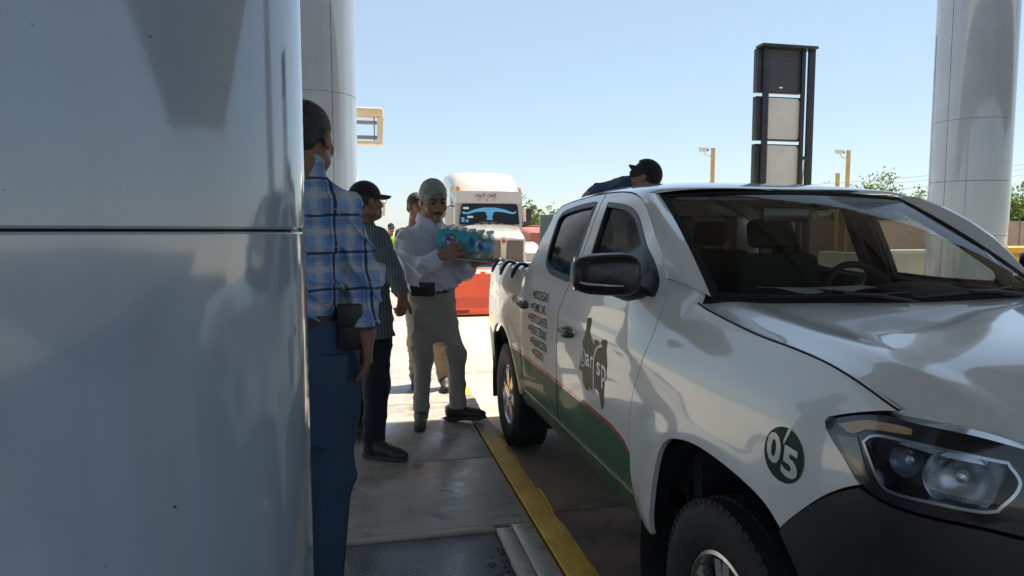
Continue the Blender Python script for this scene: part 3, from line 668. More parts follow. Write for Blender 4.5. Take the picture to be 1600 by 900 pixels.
# ---- hood
hp = outline([[(2.245, -.788), (2.14, -.45), (2.07, 0), (2.14, .45), (2.245, .788)], [(2.245, .788), (2.05, .803), (1.8, .818), (1.6, .825), (1.46, .833), (1.338, .840), (1.235, .832)], [(1.235, .832), (1.15, .775), (1.06, .65), (.99, .4), (.97, 0), (.99, -.4), (1.06, -.65), (1.15, -.775), (1.235, -.832)],
    [(1.235, -.832), (1.338, -.840), (1.46, -.833), (1.6, -.825), (1.8, -.818), (2.05, -.803), (2.245, -.788)]])
panel('hood', hp, pk, M_paint, surf=hood, step=.04, depth=.03, gap=.013)
for mir in (1, -1):
    P = [side(s_, z_, .0005) for s_, z_ in catmull([(2.235, 1.3575), (2.1326, 1.343), (1.795, 1.311), (1.60, 1.3005), (1.46, 1.2885), (1.338, 1.2665), (1.21, 1.231)], 6)]
    MB().tube([p * np.array([mir, 1, 1]) for p in P], .0028, 6).build('hood_gap_line', M_gap, pk)  # dark tube put along the hood edge to draw the gap's shade
# ---- windscreen
def wind(a, b, off=0.):
    a = np.asarray(a, float); b = np.asarray(b, float)
    w = a * (.735 - .105 * b); Y = 2.075 + (2.86 - 2.075) * b + (.155 - .105 * b) * a * a; Z = 1.358 + (1.795 - 1.358) * b + (.018 - .038 * b) * a * a + .03 * 4 * b * (1 - b) * (1 - .3 * a * a)
    n = np.array([0, -.5, .866]); return np.stack([w, Y - PY, Z], -1) + n * off
uu = np.linspace(-1, 1, 41); vv = np.linspace(0, 1, 17)
def wgrid(a0, a1, b0, b1, off=0., n=25, m=13):
    A, B = np.meshgrid(np.linspace(a0, a1, n), np.linspace(b0, b1, m)); return wind(A, B, off)
MB().grid(wgrid(-1, 1, 0, 1, 0., 41, 17)).build('windscreen', M_wind, pk)
fb = MB()
for a0, a1, b0, b1 in ((-1, 1, 0, .035), (-1, 1, .955, 1), (-1, -.955, .035, .955), (.955, 1, .035, .955)): fb.grid(wgrid(a0, a1, b0, b1, .003))
fb.build('windscreen_border', M_gap, pk)
# cowl and wipers
cw = []
for a in np.linspace(-1, 1, 31):
    p = wind(a, 0); h = hood(2.06 + .12 * a * a, a * .78)[:]; cw.append([p + np.array([0, .03, .012]), p, p + np.array([0, -.015, -.02]), h + np.array([0, .01, -.045])])
MB().grid(cw).build('cowl', M_trim, pk)
for x0, x1 in ((-.55, -.02), (-.02, .52)):
    a0, a1 = x0 / .73, x1 / .73; P = [wind(a, .012 + .006 * k, .008) for k, a in enumerate(np.linspace(a0, a1, 6))]
    MB().tube(P, .006, 6).build('wiper_blade', M_trim, pk); MB().tube([wind(a1, -.01, .005), wind(a1 - .2, .02, .014), wind((a0 + a1) / 2, .03, .016)], [.010, .009, .006], 8).build('wiper_arm', M_trim, pk)
# ---- A pillars, roof
def sp(s_, z): return side(s_, z)
gapA = [sp(*p) for p in [(2.438, 1.434), (2.476, 1.523), (2.536, 1.5885), (2.642, 1.6645), (2.752, 1.724), (2.850, 1.761)]]
wed = [wind(-1, b, .004) for b in np.linspace(.0, 1, 9)]
midA = [(.5 * np.array(a) + .5 * np.array(b)) for a, b in zip(resample(gapA, 12), resample(wed, 12))]
midA = [p + np.array([-.010, -.010, .010]) for p in midA]
G = loft([gapA, midA, wed], 24, 7)
MB().grid(G, flip=True).build('front_pillar', M_paint, pk); Gm = G.copy(); Gm[..., 0] *= -1; MB().grid(Gm).build('front_pillar', M_paint, pk)
inn = G[:, ::2] + np.array([.05, .035, -.03]); MB().grid(inn).build('pillar_trim', M_int, pk); inm = inn.copy(); inm[..., 0] *= -1; MB().grid(inm, flip=True).build('pillar_trim', M_int, pk)
edge = np.array([sp(*p) for p in [(2.850, 1.761), (2.957, 1.786), (3.083, 1.800), (3.254, 1.808), (3.4536, 1.808), (3.7156, 1.798), (3.943, 1.782), (4.075, 1.762), (4.14, 1.722)]])
NE = 40; edge = resample(catmull(edge, 6), NE)
rows = []
for i in range(NE):
    e = edge[i]; t = i / (NE - 1); row = []
    for a in np.linspace(-1, 1, 41):
        q = abs(a); wt = wind(max(min(a * abs(e[0]) / .63, 1), -1), 1)   # front rim follows the windscreen head
        y = (e[1]) * t + (1 - t) * (wt[1] if q * abs(e[0]) < .63 else wt[1] + (e[1] - wt[1]) * (q * abs(e[0]) - .63) / (abs(e[0]) - .63))
        yy = y if t < 1e-9 else (y if False else (e[1] + (y - e[1]) * (1 - t)))
        Y = yy + PY; zc = 1.797 + .088 * math.sin(math.pi * min(max((Y - 2.845) / 1.95, 0), 1)) ** .62
        z = e[2] + (zc - e[2]) * (1 - q ** 3.2); row.append((a * abs(e[0]), yy, z))
    rows.append(row)
MB().grid(rows, flip=False).build('roof', M_paint, pk); rr = np.array(rows); rr[..., 2] -= .035; rr[..., 0] *= .97
MB().grid(rr[:, ::2], flip=True).build('headliner', M_int, pk)
# roof rear lip, C pillar, cab rear wall with window
for sgn in (1, -1):
    pts1 = [sp(*p) for p in [(4.132, 1.722), (4.180, 1.645), (4.205, 1.5591), (4.289, 1.417), (4.404, 1.333), (4.448, 1.283)]]
    e2 = [p + np.array([.012, d, 0]) for p, d in zip([sp(4.185, 1.735), sp(4.225, 1.645), sp(4.262, 1.558), sp(4.315, 1.42), sp(4.41, 1.33), sp(4.45, 1.28)], [0, 0, 0, 0, 0.0, 0])]
    e3 = [p + np.array([.05, .035, 0]) for p in e2]
    g = loft([pts1, e2, e3], 20, 6); g[..., 0] *= sgn; MB().grid(g, flip=sgn < 0).build('rear_pillar', M_paint, pk)
yr_ = 4.36 - PY
rw = MB(); zc = [(.90, 1.34), (1.34, 1.42)]
rw.box((-.84, yr_, .62), (.84, yr_ + .02, 1.38)); rw.box((-.80, yr_, 1.38), (-.62, yr_ + .02, 1.72)); rw.box((.62, yr_, 1.38), (.80, yr_ + .02, 1.72)); rt2 = np.array(rows[-1]); rw.grid([[(p[0] * .995, p[1], p[2]), (p[0] * .98, p[1] + .05, p[2] - .012), (p[0] * .93, yr_ + .02, p[2] - .04), (p[0] * .92, yr_ + .02, 1.70)] for p in rt2]); rw.build('cab_rear_wall', M_paint, pk, smooth=False)
MB().box((-.62, yr_ + .006, 1.38), (.62, yr_ + .011, 1.72)).build('rear_window', M_tint, pk, smooth=False)
# ---- cabin: floor, firewall, dashboard, wheel, seats
MB().box((-.80, 2.25 - PY, .58), (.80, 4.35 - PY, .64)).build('cabin_floor', M_int, pk)
MB().box((-.78, 2.18 - PY, .60), (.78, 2.24 - PY, 1.28)).build('firewall', M_int, pk)
ds = []
for a in np.linspace(-1, 1, 31):
    x = a * .76; hump = .055 * math.exp(-((x - .37) / .20) ** 4); ds.append([(x, 2.16 - PY + .12 * a * a, 1.345), (x, 2.35 - PY, 1.352 + hump * .4), (x, 2.50 - PY, 1.345 + hump), (x, 2.62 - PY, 1.322 + hump), (x, 2.68 - PY, 1.26 + hump * .6), (x, 2.66 - PY, 1.10), (x, 2.55 - PY, .85), (x, 2.5 - PY, .64)])
MB().grid(ds, flip=True).build('dashboard', M_int, pk)
st = MB(); c = Vector((.37, 2.80 - PY, 1.285)); ax = Matrix.Rotation(R(62), 4, 'X'); ring = [(c + ax @ Vector((.19 * math.cos(q), .19 * math.sin(q), 0))) for q in np.linspace(0, 2 * math.pi, 41)]
st.tube(ring, .017, 10, cap=False)
for q in (R(0), R(180), R(270)): st.tube([c, c + ax @ Vector((.18 * math.cos(q), .18 * math.sin(q), 0))], [.03, .016], 8)
st.lathe([(.0, .03), (.055, .025), (.075, 0), (.06, -.02), (0, -.03)], 20); k = len(st.v) - 100
for i in range(k, len(st.v)): st.v[i] = tuple(c + ax @ Vector(st.v[i]))
st.build('steering_wheel', M_int, pk)
def seat_mb(x, y, wd, hr=True):
    m = MB(); m.box((x - wd / 2, y - .25, .78), (x + wd / 2, y + .27, .98), bev=.05)
    b = MB(); b.box((-wd / 2, -.07, 0), (wd / 2, .07, .58), bev=.05); b.xf(Matrix.Translation((x, y + .26, .92)) @ Matrix.Rotation(R(-14), 4, 'X')); m.add(b.v, b.f)
    return m
def headrest(x, y, wd=.27):
    b = MB(); b.box((-wd / 2, -.05, 0), (wd / 2, .05, .17), bev=.04); b.tube([(-.07, 0, -.1), (-.07, 0, .02)], .008, 6); b.tube([(.07, 0, -.1), (.07, 0, .02)], .008, 6); b.xf(Matrix.Translation((x, y + .42, 1.515)) @ Matrix.Rotation(R(-10), 4, 'X')); return b
for x in (-.37, .37):
    s_ = seat_mb(x, 3.15 - PY, .52).build('front_seat', M_seat, pk); headrest(x, 3.15 - PY).build('headrest', M_seat, s_)
s_ = seat_mb(0, 3.95 - PY, 1.36).build('rear_seat', M_seat, pk)
for x in (-.42, .42): headrest(x, 3.93 - PY, .24).build('headrest', M_seat, s_)
MB().box((-.12, 2.88 - PY, 1.655), (.12, 2.905 - PY, 1.725), bev=.01).build('rear_view_mirror', M_gloss, pk); MB().tube([(0, 2.89 - PY, 1.72), (0, 2.86 - PY, 1.78)], .012, 8).build('mirror_stem', M_gloss, pk)
for x in (-.36, .36): MB().box((x - .2, 2.86 - PY, 1.752), (x + .2, 3.02 - PY, 1.765), bev=.005).build('sun_visor', mat('visor', (.16, .155, .145), .8), pk)
# papers on the dashboard are things lying on it
M_pap = mat('paper', (.62, .68, .64), .7, var=.06)
for i, (x, y, a, w_, l_, lab) in enumerate([(.06, 2.47, 14, .34, .22, 'open white papers lying on the dashboard before the steering wheel'), (-.24, 2.50, -22, .24, .17, 'folded pale blue sheet on the middle of the dashboard')]):
    g = [[(u * w_ - w_ / 2, v_ * l_ - l_ / 2, .012 * math.sin(u * 5 + i) * (1 - v_) + .004) for v_ in np.linspace(0, 1, 6)] for u in np.linspace(0, 1, 12)]
    o = MB().grid(g).xf(Matrix.Translation((X0 + x, y, 1.372)) @ Matrix.Rotation(R(a), 4, 'Z')).build('paper_sheet', M_pap); tag(o, lab, 'paper')
# ---- dark core that closes gaps, wheel arch liners, chassis
core = MB()
core.box((-.78, 2.40 - PY, .40), (.78, 4.44 - PY, .60)); core.box((-.62, 1.0 - PY, .45), (.62, 2.35 - PY, 1.17)); core.box((-.55, 4.44 - PY, .42), (.55, 5.75 - PY, .66)); core.box((-.80, 2.24 - PY, .5), (.80, 2.44 - PY, 1.22))
core.build('chassis', M_gap, pk, smooth=False)
def liner(cy, r, x0, x1, nm):
    for sgn in (-1, 1):
        MB().lathe([(r + .02, x0 * sgn), (r, (x0 - .06) * sgn), (r, x1 * sgn), (0.01, x1 * sgn)], 30, 'X', (0, cy - PY, .38), a0=-.25, a1=math.pi + .25).build(nm, M_liner, pk)
liner(1.905, .535, .89, .52, 'front_arch_liner'); liner(5.005, .525, .89, .5, 'rear_arch_liner')
# inner shells behind panels so that the gaps read dark
for mir in (False, True):
    panel('inner_shell', outline([[(1.25, 1.04), (1.22, 1.20), (1.45, 1.275), (2.1, 1.32), (2.40, 1.40)], [(2.40, 1.40), (2.55, 1.33), (2.55, .46), (2.36, .46)], [(2.36, .46), (2.27, .78), (2.12, .93), (1.85, .965), (1.6, .94), (1.47, .88)], [(1.47, .88), (1.25, 1.04)]]), pk, M_gap, off=-.022, step=.1, gap=0, mirror=mir, flange=False)
    panel('inner_shell', [(3.47, .5), (3.66, .5), (3.66, 1.30), (3.47, 1.30)], pk, M_gap, off=-.022, step=.1, gap=0, mirror=mir, flange=False)
    panel('inner_shell', [(4.30, .5), (4.44, .5), (4.60, .85), (4.60, 1.30), (4.38, 1.30), (4.36, .85)], pk, M_gap, off=-.022, step=.1, gap=0, mirror=mir, flange=False)
# mud flap
MB().box((-.90, 5.47 - PY, .28), (-.62, 5.485 - PY, .80), bev=.004).build('mud_flap', M_rub, pk); MB().box((.62, 5.47 - PY, .28), (.90, 5.485 - PY, .80), bev=.004).build('mud_flap', M_rub, pk)
# ---- wheels
def make_wheel():
    prof = []
    rt, rr_, hw = .383, .222, .125
    pr = [(rr_, -.085), (rr_ + .008, -.108), (.27, -.127), (.32, -.130), (.352, -.122), (.372, -.108), (.380, -.095)]
    tyre = MB(); full = pr + [(rt, -.085), (rt, .085)] + [(r, -h) for r, h in reversed(pr)]
    tyre.lathe(full, 72, 'X')
    # tread blocks
    for j in range(64):
        q = 2 * math.pi * j / 64
        for (x0, x1, dq) in ((-.112, -.062, 0), (-.055, -.004, .045), (.004, .055, 0), (.062, .112, .045)):
            b = MB(); rr0 = .376 if abs(x0) > .06 and abs(x1) > .1 or abs(x0) > .1 else .381; b.box((x0, -.0135, rr0 - .012), (x1, .0135, rr0 + .008)); b.xf(Matrix.Rotation(q + dq, 4, 'X')); tyre.add(b.v, b.f)
    rim = MB(); rim.lathe([(.222, -.082), (.226, -.102), (.214, -.106), (.206, -.094), (.200, -.06), (.190, .02), (.19, .09)], 48, 'X')
    for j in range(6):
        q = 2 * math.pi * j / 6 + .3; sp_ = MB()
        for w_, dq in ((.026, .13), (.026, -.13)):
            b = MB(); b.prism([(-.02, .04), (.02, .04), (w_ * .5 + .006, .20), (-w_ * .5 - .006, .20)], 'X', -.098, -.07); b.xf(Matrix.Rotation(dq, 4, 'X')); sp_.add(b.v, b.f)
        b = MB(); b.prism([(-.036, .05), (.036, .05), (.018, .12), (-.018, .12)], 'X', -.090, -.065); sp_.add(b.v, b.f)
        sp_.xf(Matrix.Rotation(q, 4, 'X')); rim.add(sp_.v, sp_.f)
    rim.lathe([(0, -.112), (.03, -.112), (.042, -.106), (.046, -.094), (.075, -.092), (.08, -.06)], 24, 'X')
    for j in range(6):
        q = 2 * math.pi * (j + .5) / 6 + .3; b = MB(); b.lathe([(0, -.104), (.009, -.104), (.011, -.09)], 8, 'X', (0, .058 * math.cos(q), .058 * math.sin(q))); rim.add(b.v, b.f)
    disc = MB(); disc.lathe([(0, -.02), (.16, -.02), (.16, .0), (.19, .05), (0, .05)], 32, 'X')
    return tyre, rim, disc
ty, ri, di = make_wheel(); wd = None
for (x, y, flip) in ((-.768, 1.86, 0), (-.768, 5.005, 0), (.768, 1.86, 1), (.768, 5.005, 1)):
    if wd is None:
        w_ = ty.build('wheel', M_rub, pk, ang=30, fix=True); r_ = ri.build('rim', M_alloy, w_, ang=30, fix=True); d_ = di.build('brake_disc', mat('iron', (.10, .09, .085), .6, .7), w_); wd = w_
    else: w_ = copy_tree(wd, pk)
    w_.location = (x, y - PY, .383); w_.rotation_euler = (R(20 + 31 * x * y), 0, math.pi if flip else 0)
# ---- headlights
HL = outline([[(1.386, 1.168), (1.360, 1.182), (1.30, 1.2035), (1.238, 1.2185)], [(1.238, 1.2185), (1.1826, 1.2175), (1.05, 1.2155), (.956, 1.203), (.80, 1.17)], [(.80, 1.17), (.80, 1.06), (.956, 1.0425)], [(.956, 1.0425), (1.02, 1.0475), (1.1255, 1.043), (1.188, 1.043), (1.2296, 1.0505), (1.2632, 1.067), (1.3105, 1.1035), (1.3567, 1.1366), (1.379, 1.152), (1.386, 1.168)]])
LN = outline([[(1.272, 1.152), (1.255, 1.170), (1.2229, 1.178), (1.0978, 1.1816), (1.0234, 1.179), (.9837, 1.177)], [(.9837, 1.177), (.962, 1.1384), (.9977, 1.0817)], [(.9977, 1.0817), (1.0218, 1.0745), (1.1039, 1.0700), (1.1902, 1.0660), (1.2146, 1.0766), (1.2456, 1.1164), (1.272, 1.152)]])
M_amb = mat('lamp_amber', (.42, .27, .13), .25, coat=.8, var=.2, scale=30); M_refl = mat('reflector', (.42, .45, .50), .30, 1., var=.25, scale=40)
for mir in (False, True):
    hl = panel('headlight', HL, pk, M_gloss, holes=[LN], off=.004, mirror=mir, step=.025, gap=.002, depth=.05)
    panel('lens', LN, hl, M_clear, off=.001, mirror=mir, step=.025, gap=0, flange=False)
    panel('reflector_back', shrink(LN, .004), hl, mat('lamp_housing', (.10, .105, .11), .22, .6), off=-.085, mirror=mir, step=.03, gap=0, flange=False)
    panel('lens_rim', LN, hl, mat('lamp_trim', (.40, .42, .46), .2, 1.), holes=[shrink(LN, .006)], off=.005, mirror=mir, step=.03, gap=0, depth=.02)
    panel('turn_lamp', outline([[(1.345, 1.172), (1.28, 1.196), (1.255, 1.201)], [(1.255, 1.201), (1.17, 1.2035), (1.165, 1.192)], [(1.165, 1.192), (1.262, 1.180), (1.30, 1.162), (1.345, 1.172)]]), hl, M_amb, off=.0065, mirror=mir, step=.03, gap=0, depth=.004)
    panel('side_reflector', outline([[(1.340, 1.147), (1.285, 1.158)], [(1.285, 1.158), (1.258, 1.115), (1.235, 1.075)], [(1.235, 1.075), (1.29, 1.105), (1.340, 1.147)]]), hl, mat('lamp_smoke', (.07, .08, .09), .12, coat=1.), off=.0065, mirror=mir, step=.03, gap=0, depth=.004)
    # projector bowl and bulb shade in the lamp
    for s_, z_, r_, dp in ((1.185, 1.128, .030, .07), (1.07, 1.118, .060, .075)):
        c = side(s_, z_, -.045); n_ = side(s_, z_, .05) - side(s_, z_, 0); n_ /= np.linalg.norm(n_); q = Vector(n_).to_track_quat('Z', 'Y').to_matrix().to_4x4()
        b = MB(); b.lathe([(.006, -.03), (r_ * .55, -.022), (r_ * .85, -.006), (r_, .018), (r_ * 1.06, .022)], 28); b.lathe([(0, .004), (.010, .001), (.012, -.02)], 12); b.xf(Matrix.Translation(c) @ q)
        if mir: b.xf(Matrix.Scale(-1, 4, (1, 0, 0)))
        b.build('reflector_bowl', M_refl, hl)
    strip = [(1.262, 1.166), (1.20, 1.172), (1.10, 1.170), (1.02, 1.168), (1.02, 1.155), (1.10, 1.156), (1.20, 1.158), (1.25, 1.154)]
    panel('reflector_strip', strip, hl, M_refl, off=-.03, mirror=mir, step=.02, gap=0, depth=.04)
# ---- front bumper, grille
BP = outline([[(1.497, .859), (1.456, .9055), (1.373, .9825), (1.3143, 1.0255), (1.262, 1.0545)], [(1.262, 1.0545), (1.2296, 1.0475), (1.188, 1.040), (1.1255, 1.040), (1.02, 1.0445), (.956, 1.0395), (.80, 1.05)], [(.80, 1.05), (.62, .80), (S_C, .78)], [(S_C, .78), (S_C, .45)], [(S_C, .45), (.8, .45), (1.20, .47), (1.36, .50)], [(1.36, .50), (1.372, .62), (1.415, .76), (1.497, .859)]])
both('front_bumper', BP, pk, M_trim, step=.03, off=.006, gap=.002)
GR = [(.80, 1.045), (.63, .80), (S_C, .78), (S_C, 1.13), (.6, 1.13), (.80, 1.10)]
both('grille', GR, pk, M_gloss, step=.05, off=-.02)
both('grille_surround', [(.86, 1.048), (.80, 1.060), (.66, .84), (.63, .80), (.70, .81)], pk, M_chrome, step=.03, off=.012, gap=0)
for z in (.86, .93, 1.0, 1.07):
    P = [side(s_, z, -.006) for s_ in np.linspace(S_C, .66 if z < 1 else .74, 14)]; Q = [p * np.array([-1, 1, 1]) for p in P[::-1]]; MB().tube(list(Q)[:-1] + list(P), .012, 6).build('grille_bar', M_chrome if z > 1.05 else M_gloss, pk)
# ---- side mirror (near) and its twin
def mirror_mb():
    m = MB(); n = 28; rows = []
    prof = [(0, .0), (.10, .035), (.28, .068), (.55, .088), (.8, .094), (1, .090)]
    for f, dd in [(.02, -.052), (.55, -.050), (.82, -.038), (.95, -.018), (1.0, .008), (1.0, .05), (.96, .062), (.02, .062)]:
        row = []
        for j in range(n):
            q = 2 * math.pi * j / n; cx = math.copysign(abs(math.cos(q)) ** .55, math.cos(q)); cz = math.copysign(abs(math.sin(q)) ** .60, math.sin(q))
            x = cx * .132 * f; z = cz * .081 * f * (1 + .10 * cx); row.append((x, dd - (.018 * (cx) if dd < 0 else 0) * f, z))
        row.append(row[0]); rows.append(row)
    m.grid(rows); return m
for sgn in (1, -1):
    mm = mirror_mb(); mm.xf(Matrix.Rotation(R(-10), 4, 'Z')); c = (-1.043, 2.46 - PY, 1.448)
    mm.xf(Matrix.Translation(c))
    if sgn < 0: mm.xf(Matrix.Scale(-1, 4, (1, 0, 0)))
    ho = mm.build('wing_mirror', mat('mirror_black', (.014, .014, .015), .30, var=.15, scale=20), pk, fix=True, ang=50)
    a = MB().tube([(-1.00, 2.475 - PY, 1.385), (-.945, 2.50 - PY, 1.362), (-.885, 2.53 - PY, 1.372)], [.040, .036, .045], 12, flat=.6); g = MB().box((-1.158, 2.505 - PY, 1.385), (-.925, 2.515 - PY, 1.515), bev=.004)
    s_ = MB().tube([(-1.162, 2.418 - PY, 1.424), (-1.14, 2.402 - PY, 1.418), (-1.06, 2.394 - PY, 1.412), (-.985, 2.398 - PY, 1.408)], [.006, .009, .008, .003], 8, flat=.6)
    for q in (a, g, s_):
        if sgn < 0: q.xf(Matrix.Scale(-1, 4, (1, 0, 0)))
    a.build('mirror_arm', M_trim, ho, fix=True); g.build('mirror_glass', M_chrome, ho, smooth=False, fix=True); s_.build('signal_strip', M_clear if False else mat('signal_clear', (.55, .50, .48), .12, coat=1.), ho, fix=True)
    panel('mirror_sail', outline([[(2.455, 1.36), (2.46, 1.41), (2.50, 1.465)], [(2.50, 1.465), (2.60, 1.372)], [(2.60, 1.372), (2.455, 1.36)]]), pk, M_trim, off=.006, mirror=sgn < 0, step=.04, gap=0)
# ---- door handles
for mir, (fd, rd) in zip((False, True), doors):
    for s_, z_, d in ((3.315, 1.103, fd), (4.24, 1.148, rd)):
        h = MB(); P = []
        for t in np.linspace(-1, 1, 13): P.append(side(s_ + .088 * t, z_ + .004 * t, .008 + .034 * (1 - t ** 4)))
        h.tube(P, [.012, .017] + [.0195] * 9 + [.017, .012], 10, flat=.8, up=(1, 0, 0)); cp = MB(); G2 = []
        for t in np.linspace(-1, 1, 11): G2.append([side(s_ + .06 * t, z_ + .030 * v_ * math.sqrt(max(0, 1 - t * t)), .002 - .0 * (1 - t * t)) for v_ in np.linspace(-1, 1, 7)])
        cp.grid(G2, flip=True)
        for q in (h, cp):
            if mir: q.xf(Matrix.Scale(-1, 4, (1, 0, 0)))
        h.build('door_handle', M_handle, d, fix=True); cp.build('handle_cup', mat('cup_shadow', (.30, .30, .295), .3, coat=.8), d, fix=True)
# ---- lettering and emblems on the near side
fdN, rdN = doors[0]
M_ink = mat('decal_black', (.014, .014, .013), .6, spec=.15); M_map = mat('decal_olive', (.095, .088, .060), .45, var=.08, spec=.25); M_wht = mat('decal_white', (.60, .60, .585), .3, coat=.6); M_grn = mat('decal_green', (.006, .040, .022), .5, spec=.2)
def put_text(body, s_left, z_base, height, width, parent, m, name='lettering', bold=.004, shear=0., drop=0., off=.002):
    v, f = text_mesh(body, 1., bold, shear); lo, hi = v.min(0), v.max(0); v = (v - lo) / (hi - lo)
    return flat_on_side(v, f, lambda x, y: (s_left - x * width, z_base + y * height - drop * x), parent, name, m, off)
rowsT = [('BODEGAS', 4.035, 1.205, .30), ('SEMILLAS', 4.035, 1.130, .27), ('FERTILIZANTES', 4.12, 1.056, .39), ('FERRETERIAS', 4.12, .985, .37), ('FINANCIERA', 4.07, .915, .34), ('SEGUROS', 4.03, .848, .20)]
for tx, s0, z0, wdt in rowsT:
    put_text(tx, s0, z0, .052, wdt, rdN, M_ink, drop=-.004)
    a = np.linspace(0, 6.28, 14)[:-1]; v = np.c_[np.cos(a), np.sin(a)]; flat_on_side(v, [tuple(range(13))], lambda x, y, s0=s0, z0=z0: (s0 + .033 + .014 * x, z0 + .027 + .018 * y), rdN, 'bullet', M_ink)
put_text('AARFSP', 4.68, 1.125, .052, .17, bs[0], M_ink, drop=-.004)
mp = [(3.045, 1.206), (2.988, 1.211), (2.983, 1.158), (2.955, 1.112), (2.932, 1.103), (2.905, 1.128), (2.858, 1.124), (2.845, 1.102), (2.832, 1.130), (2.760, 1.143), (2.772, 1.097), (2.763, 1.03), (2.785, .981), (2.805, .906), (2.816, .845), (2.845, .825), (2.868, .89), (2.924, .90), (3.035, .865), (3.09, .89), (3.10, .944), (3.145, .948), (3.09, 1.052), (3.098, 1.089), (3.038, 1.146)]
panel('map_emblem', outline([mp + [mp[0]]], 3), fdN, M_map, off=.0015, step=.02, gap=0, flange=False)
put_text('a', 3.112, .995, .042, .045, fdN, M_wht, bold=.0, off=.0032)
put_text('a', 3.040, .985, .058, .052, fdN, M_wht, bold=.01, off=.0032); put_text('r', 2.972, .985, .058, .033, fdN, M_wht, bold=.01, off=.0032)
put_text('s', 2.888, .972, .060, .048, fdN, M_wht, bold=.01, off=.0032); put_text('p', 2.828, .925, .105, .06, fdN, M_wht, bold=.01, off=.0032)
def stroke(pts, wd_, parent, m, name, off=.0032):
    P = np.array(catmull(pts, 8)); T = np.gradient(P, axis=0); T /= np.linalg.norm(T, axis=1)[:, None]; Nn = np.c_[-T[:, 1], T[:, 0]] * wd_ / 2; k = len(P)
    v = np.r_[P + Nn, P - Nn]; return flat_on_side(v, [(i, i + 1, k + i + 1, k + i) for i in range(k - 1)], lambda x, y: (x, y), parent, name, m, off)
stroke([(3.09 + .048 * math.cos(q), 1.015 + .042 * math.sin(q)) for q in np.linspace(.9, 6.4, 12)], .009, fdN, M_wht, 'emblem_ring')
stroke([(2.815, 1.115), (2.89, 1.09), (2.925, 1.04), (2.932, .97), (2.935, .90), (2.965, .872), (3.0, .89)], .011, fdN, M_wht, 'emblem_stroke')
ff = [o for o in pk.children if o.name.startswith('front_fender')][0]
a = np.linspace(0, 2 * math.pi, 49)[:-1]
panel('number_disc', [(1.507 + .078 * math.cos(q), 1.049 + .069 * math.sin(q)) for q in a], ff, M_grn, off=.0015, step=.015, gap=0, flange=False)
put_text('0', 1.574, 1.020, .078, .058, ff, M_wht, bold=.035, off=.003, drop=.006, name='number'); put_text('5', 1.510, 1.002, .076, .062, ff, M_wht, bold=.035, off=.003, drop=.006, name='number')
flat_on_side([(1.499, 1.120), (1.487, 1.120), (1.508, 1.075), (1.511, 1.085)], [(0, 1, 2, 3)], lambda x, y: (x, y), ff, 'number_notch', M_wht, .003)
# ------------------------------------------------------------------ people: distance fields turned into smooth meshes
def surface_nets(D, lo, h):
    nx, ny, nz = D.shape; S = D < 0; cid = []; pos = []; quads = []; sgn = []
    strides = np.array([(ny) * (nz), nz, 1])
    for a in range(3):
        s0 = [slice(None)] * 3; s1 = [slice(None)] * 3; s0[a] = slice(0, -1); s1[a] = slice(1, None); s0, s1 = tuple(s0), tuple(s1)
        I = np.argwhere(S[s0] != S[s1])
        if not len(I): continue
        b, c = [(1, 2), (2, 0), (0, 1)][a]
        ok = (I[:, b] > 0) & (I[:, c] > 0) & (I[:, b] < D.shape[b] - 1) & (I[:, c] < D.shape[c] - 1); I = I[ok]
        J = I.copy(); J[:, a] += 1; d0 = D[tuple(I.T)]; d1 = D[tuple(J.T)]; t = d0 / (d0 - d1); P = I.astype(float); P[:, a] += t
        lin = I @ strides; eb, ec = strides[b], strides[c]
        q = np.stack([lin - eb - ec, lin - ec, lin, lin - eb], 1); quads.append(q); sgn.append(d0 < 0); pos.append(P)
    Q = np.concatenate(quads); P = np.concatenate(pos); G = np.concatenate(sgn)
    u, inv = np.unique(Q.ravel(), return_inverse=True); inv = inv.ravel(); cnt = np.bincount(inv); V = np.stack([np.bincount(inv, np.repeat(P[:, k], 4)) / cnt for k in range(3)], 1)
    F = inv.reshape(-1, 4); F = np.where(G[:, None], F, F[:, ::-1]); return V * h + lo, F
def rotm(axis, ang):
    a = np.array(axis, float); a /= np.linalg.norm(a); K = np.array([[0, -a[2], a[1]], [a[2], 0, -a[0]], [-a[1], a[0], 0]]); return np.eye(3) + math.sin(ang) * K + (1 - math.cos(ang)) * K @ K
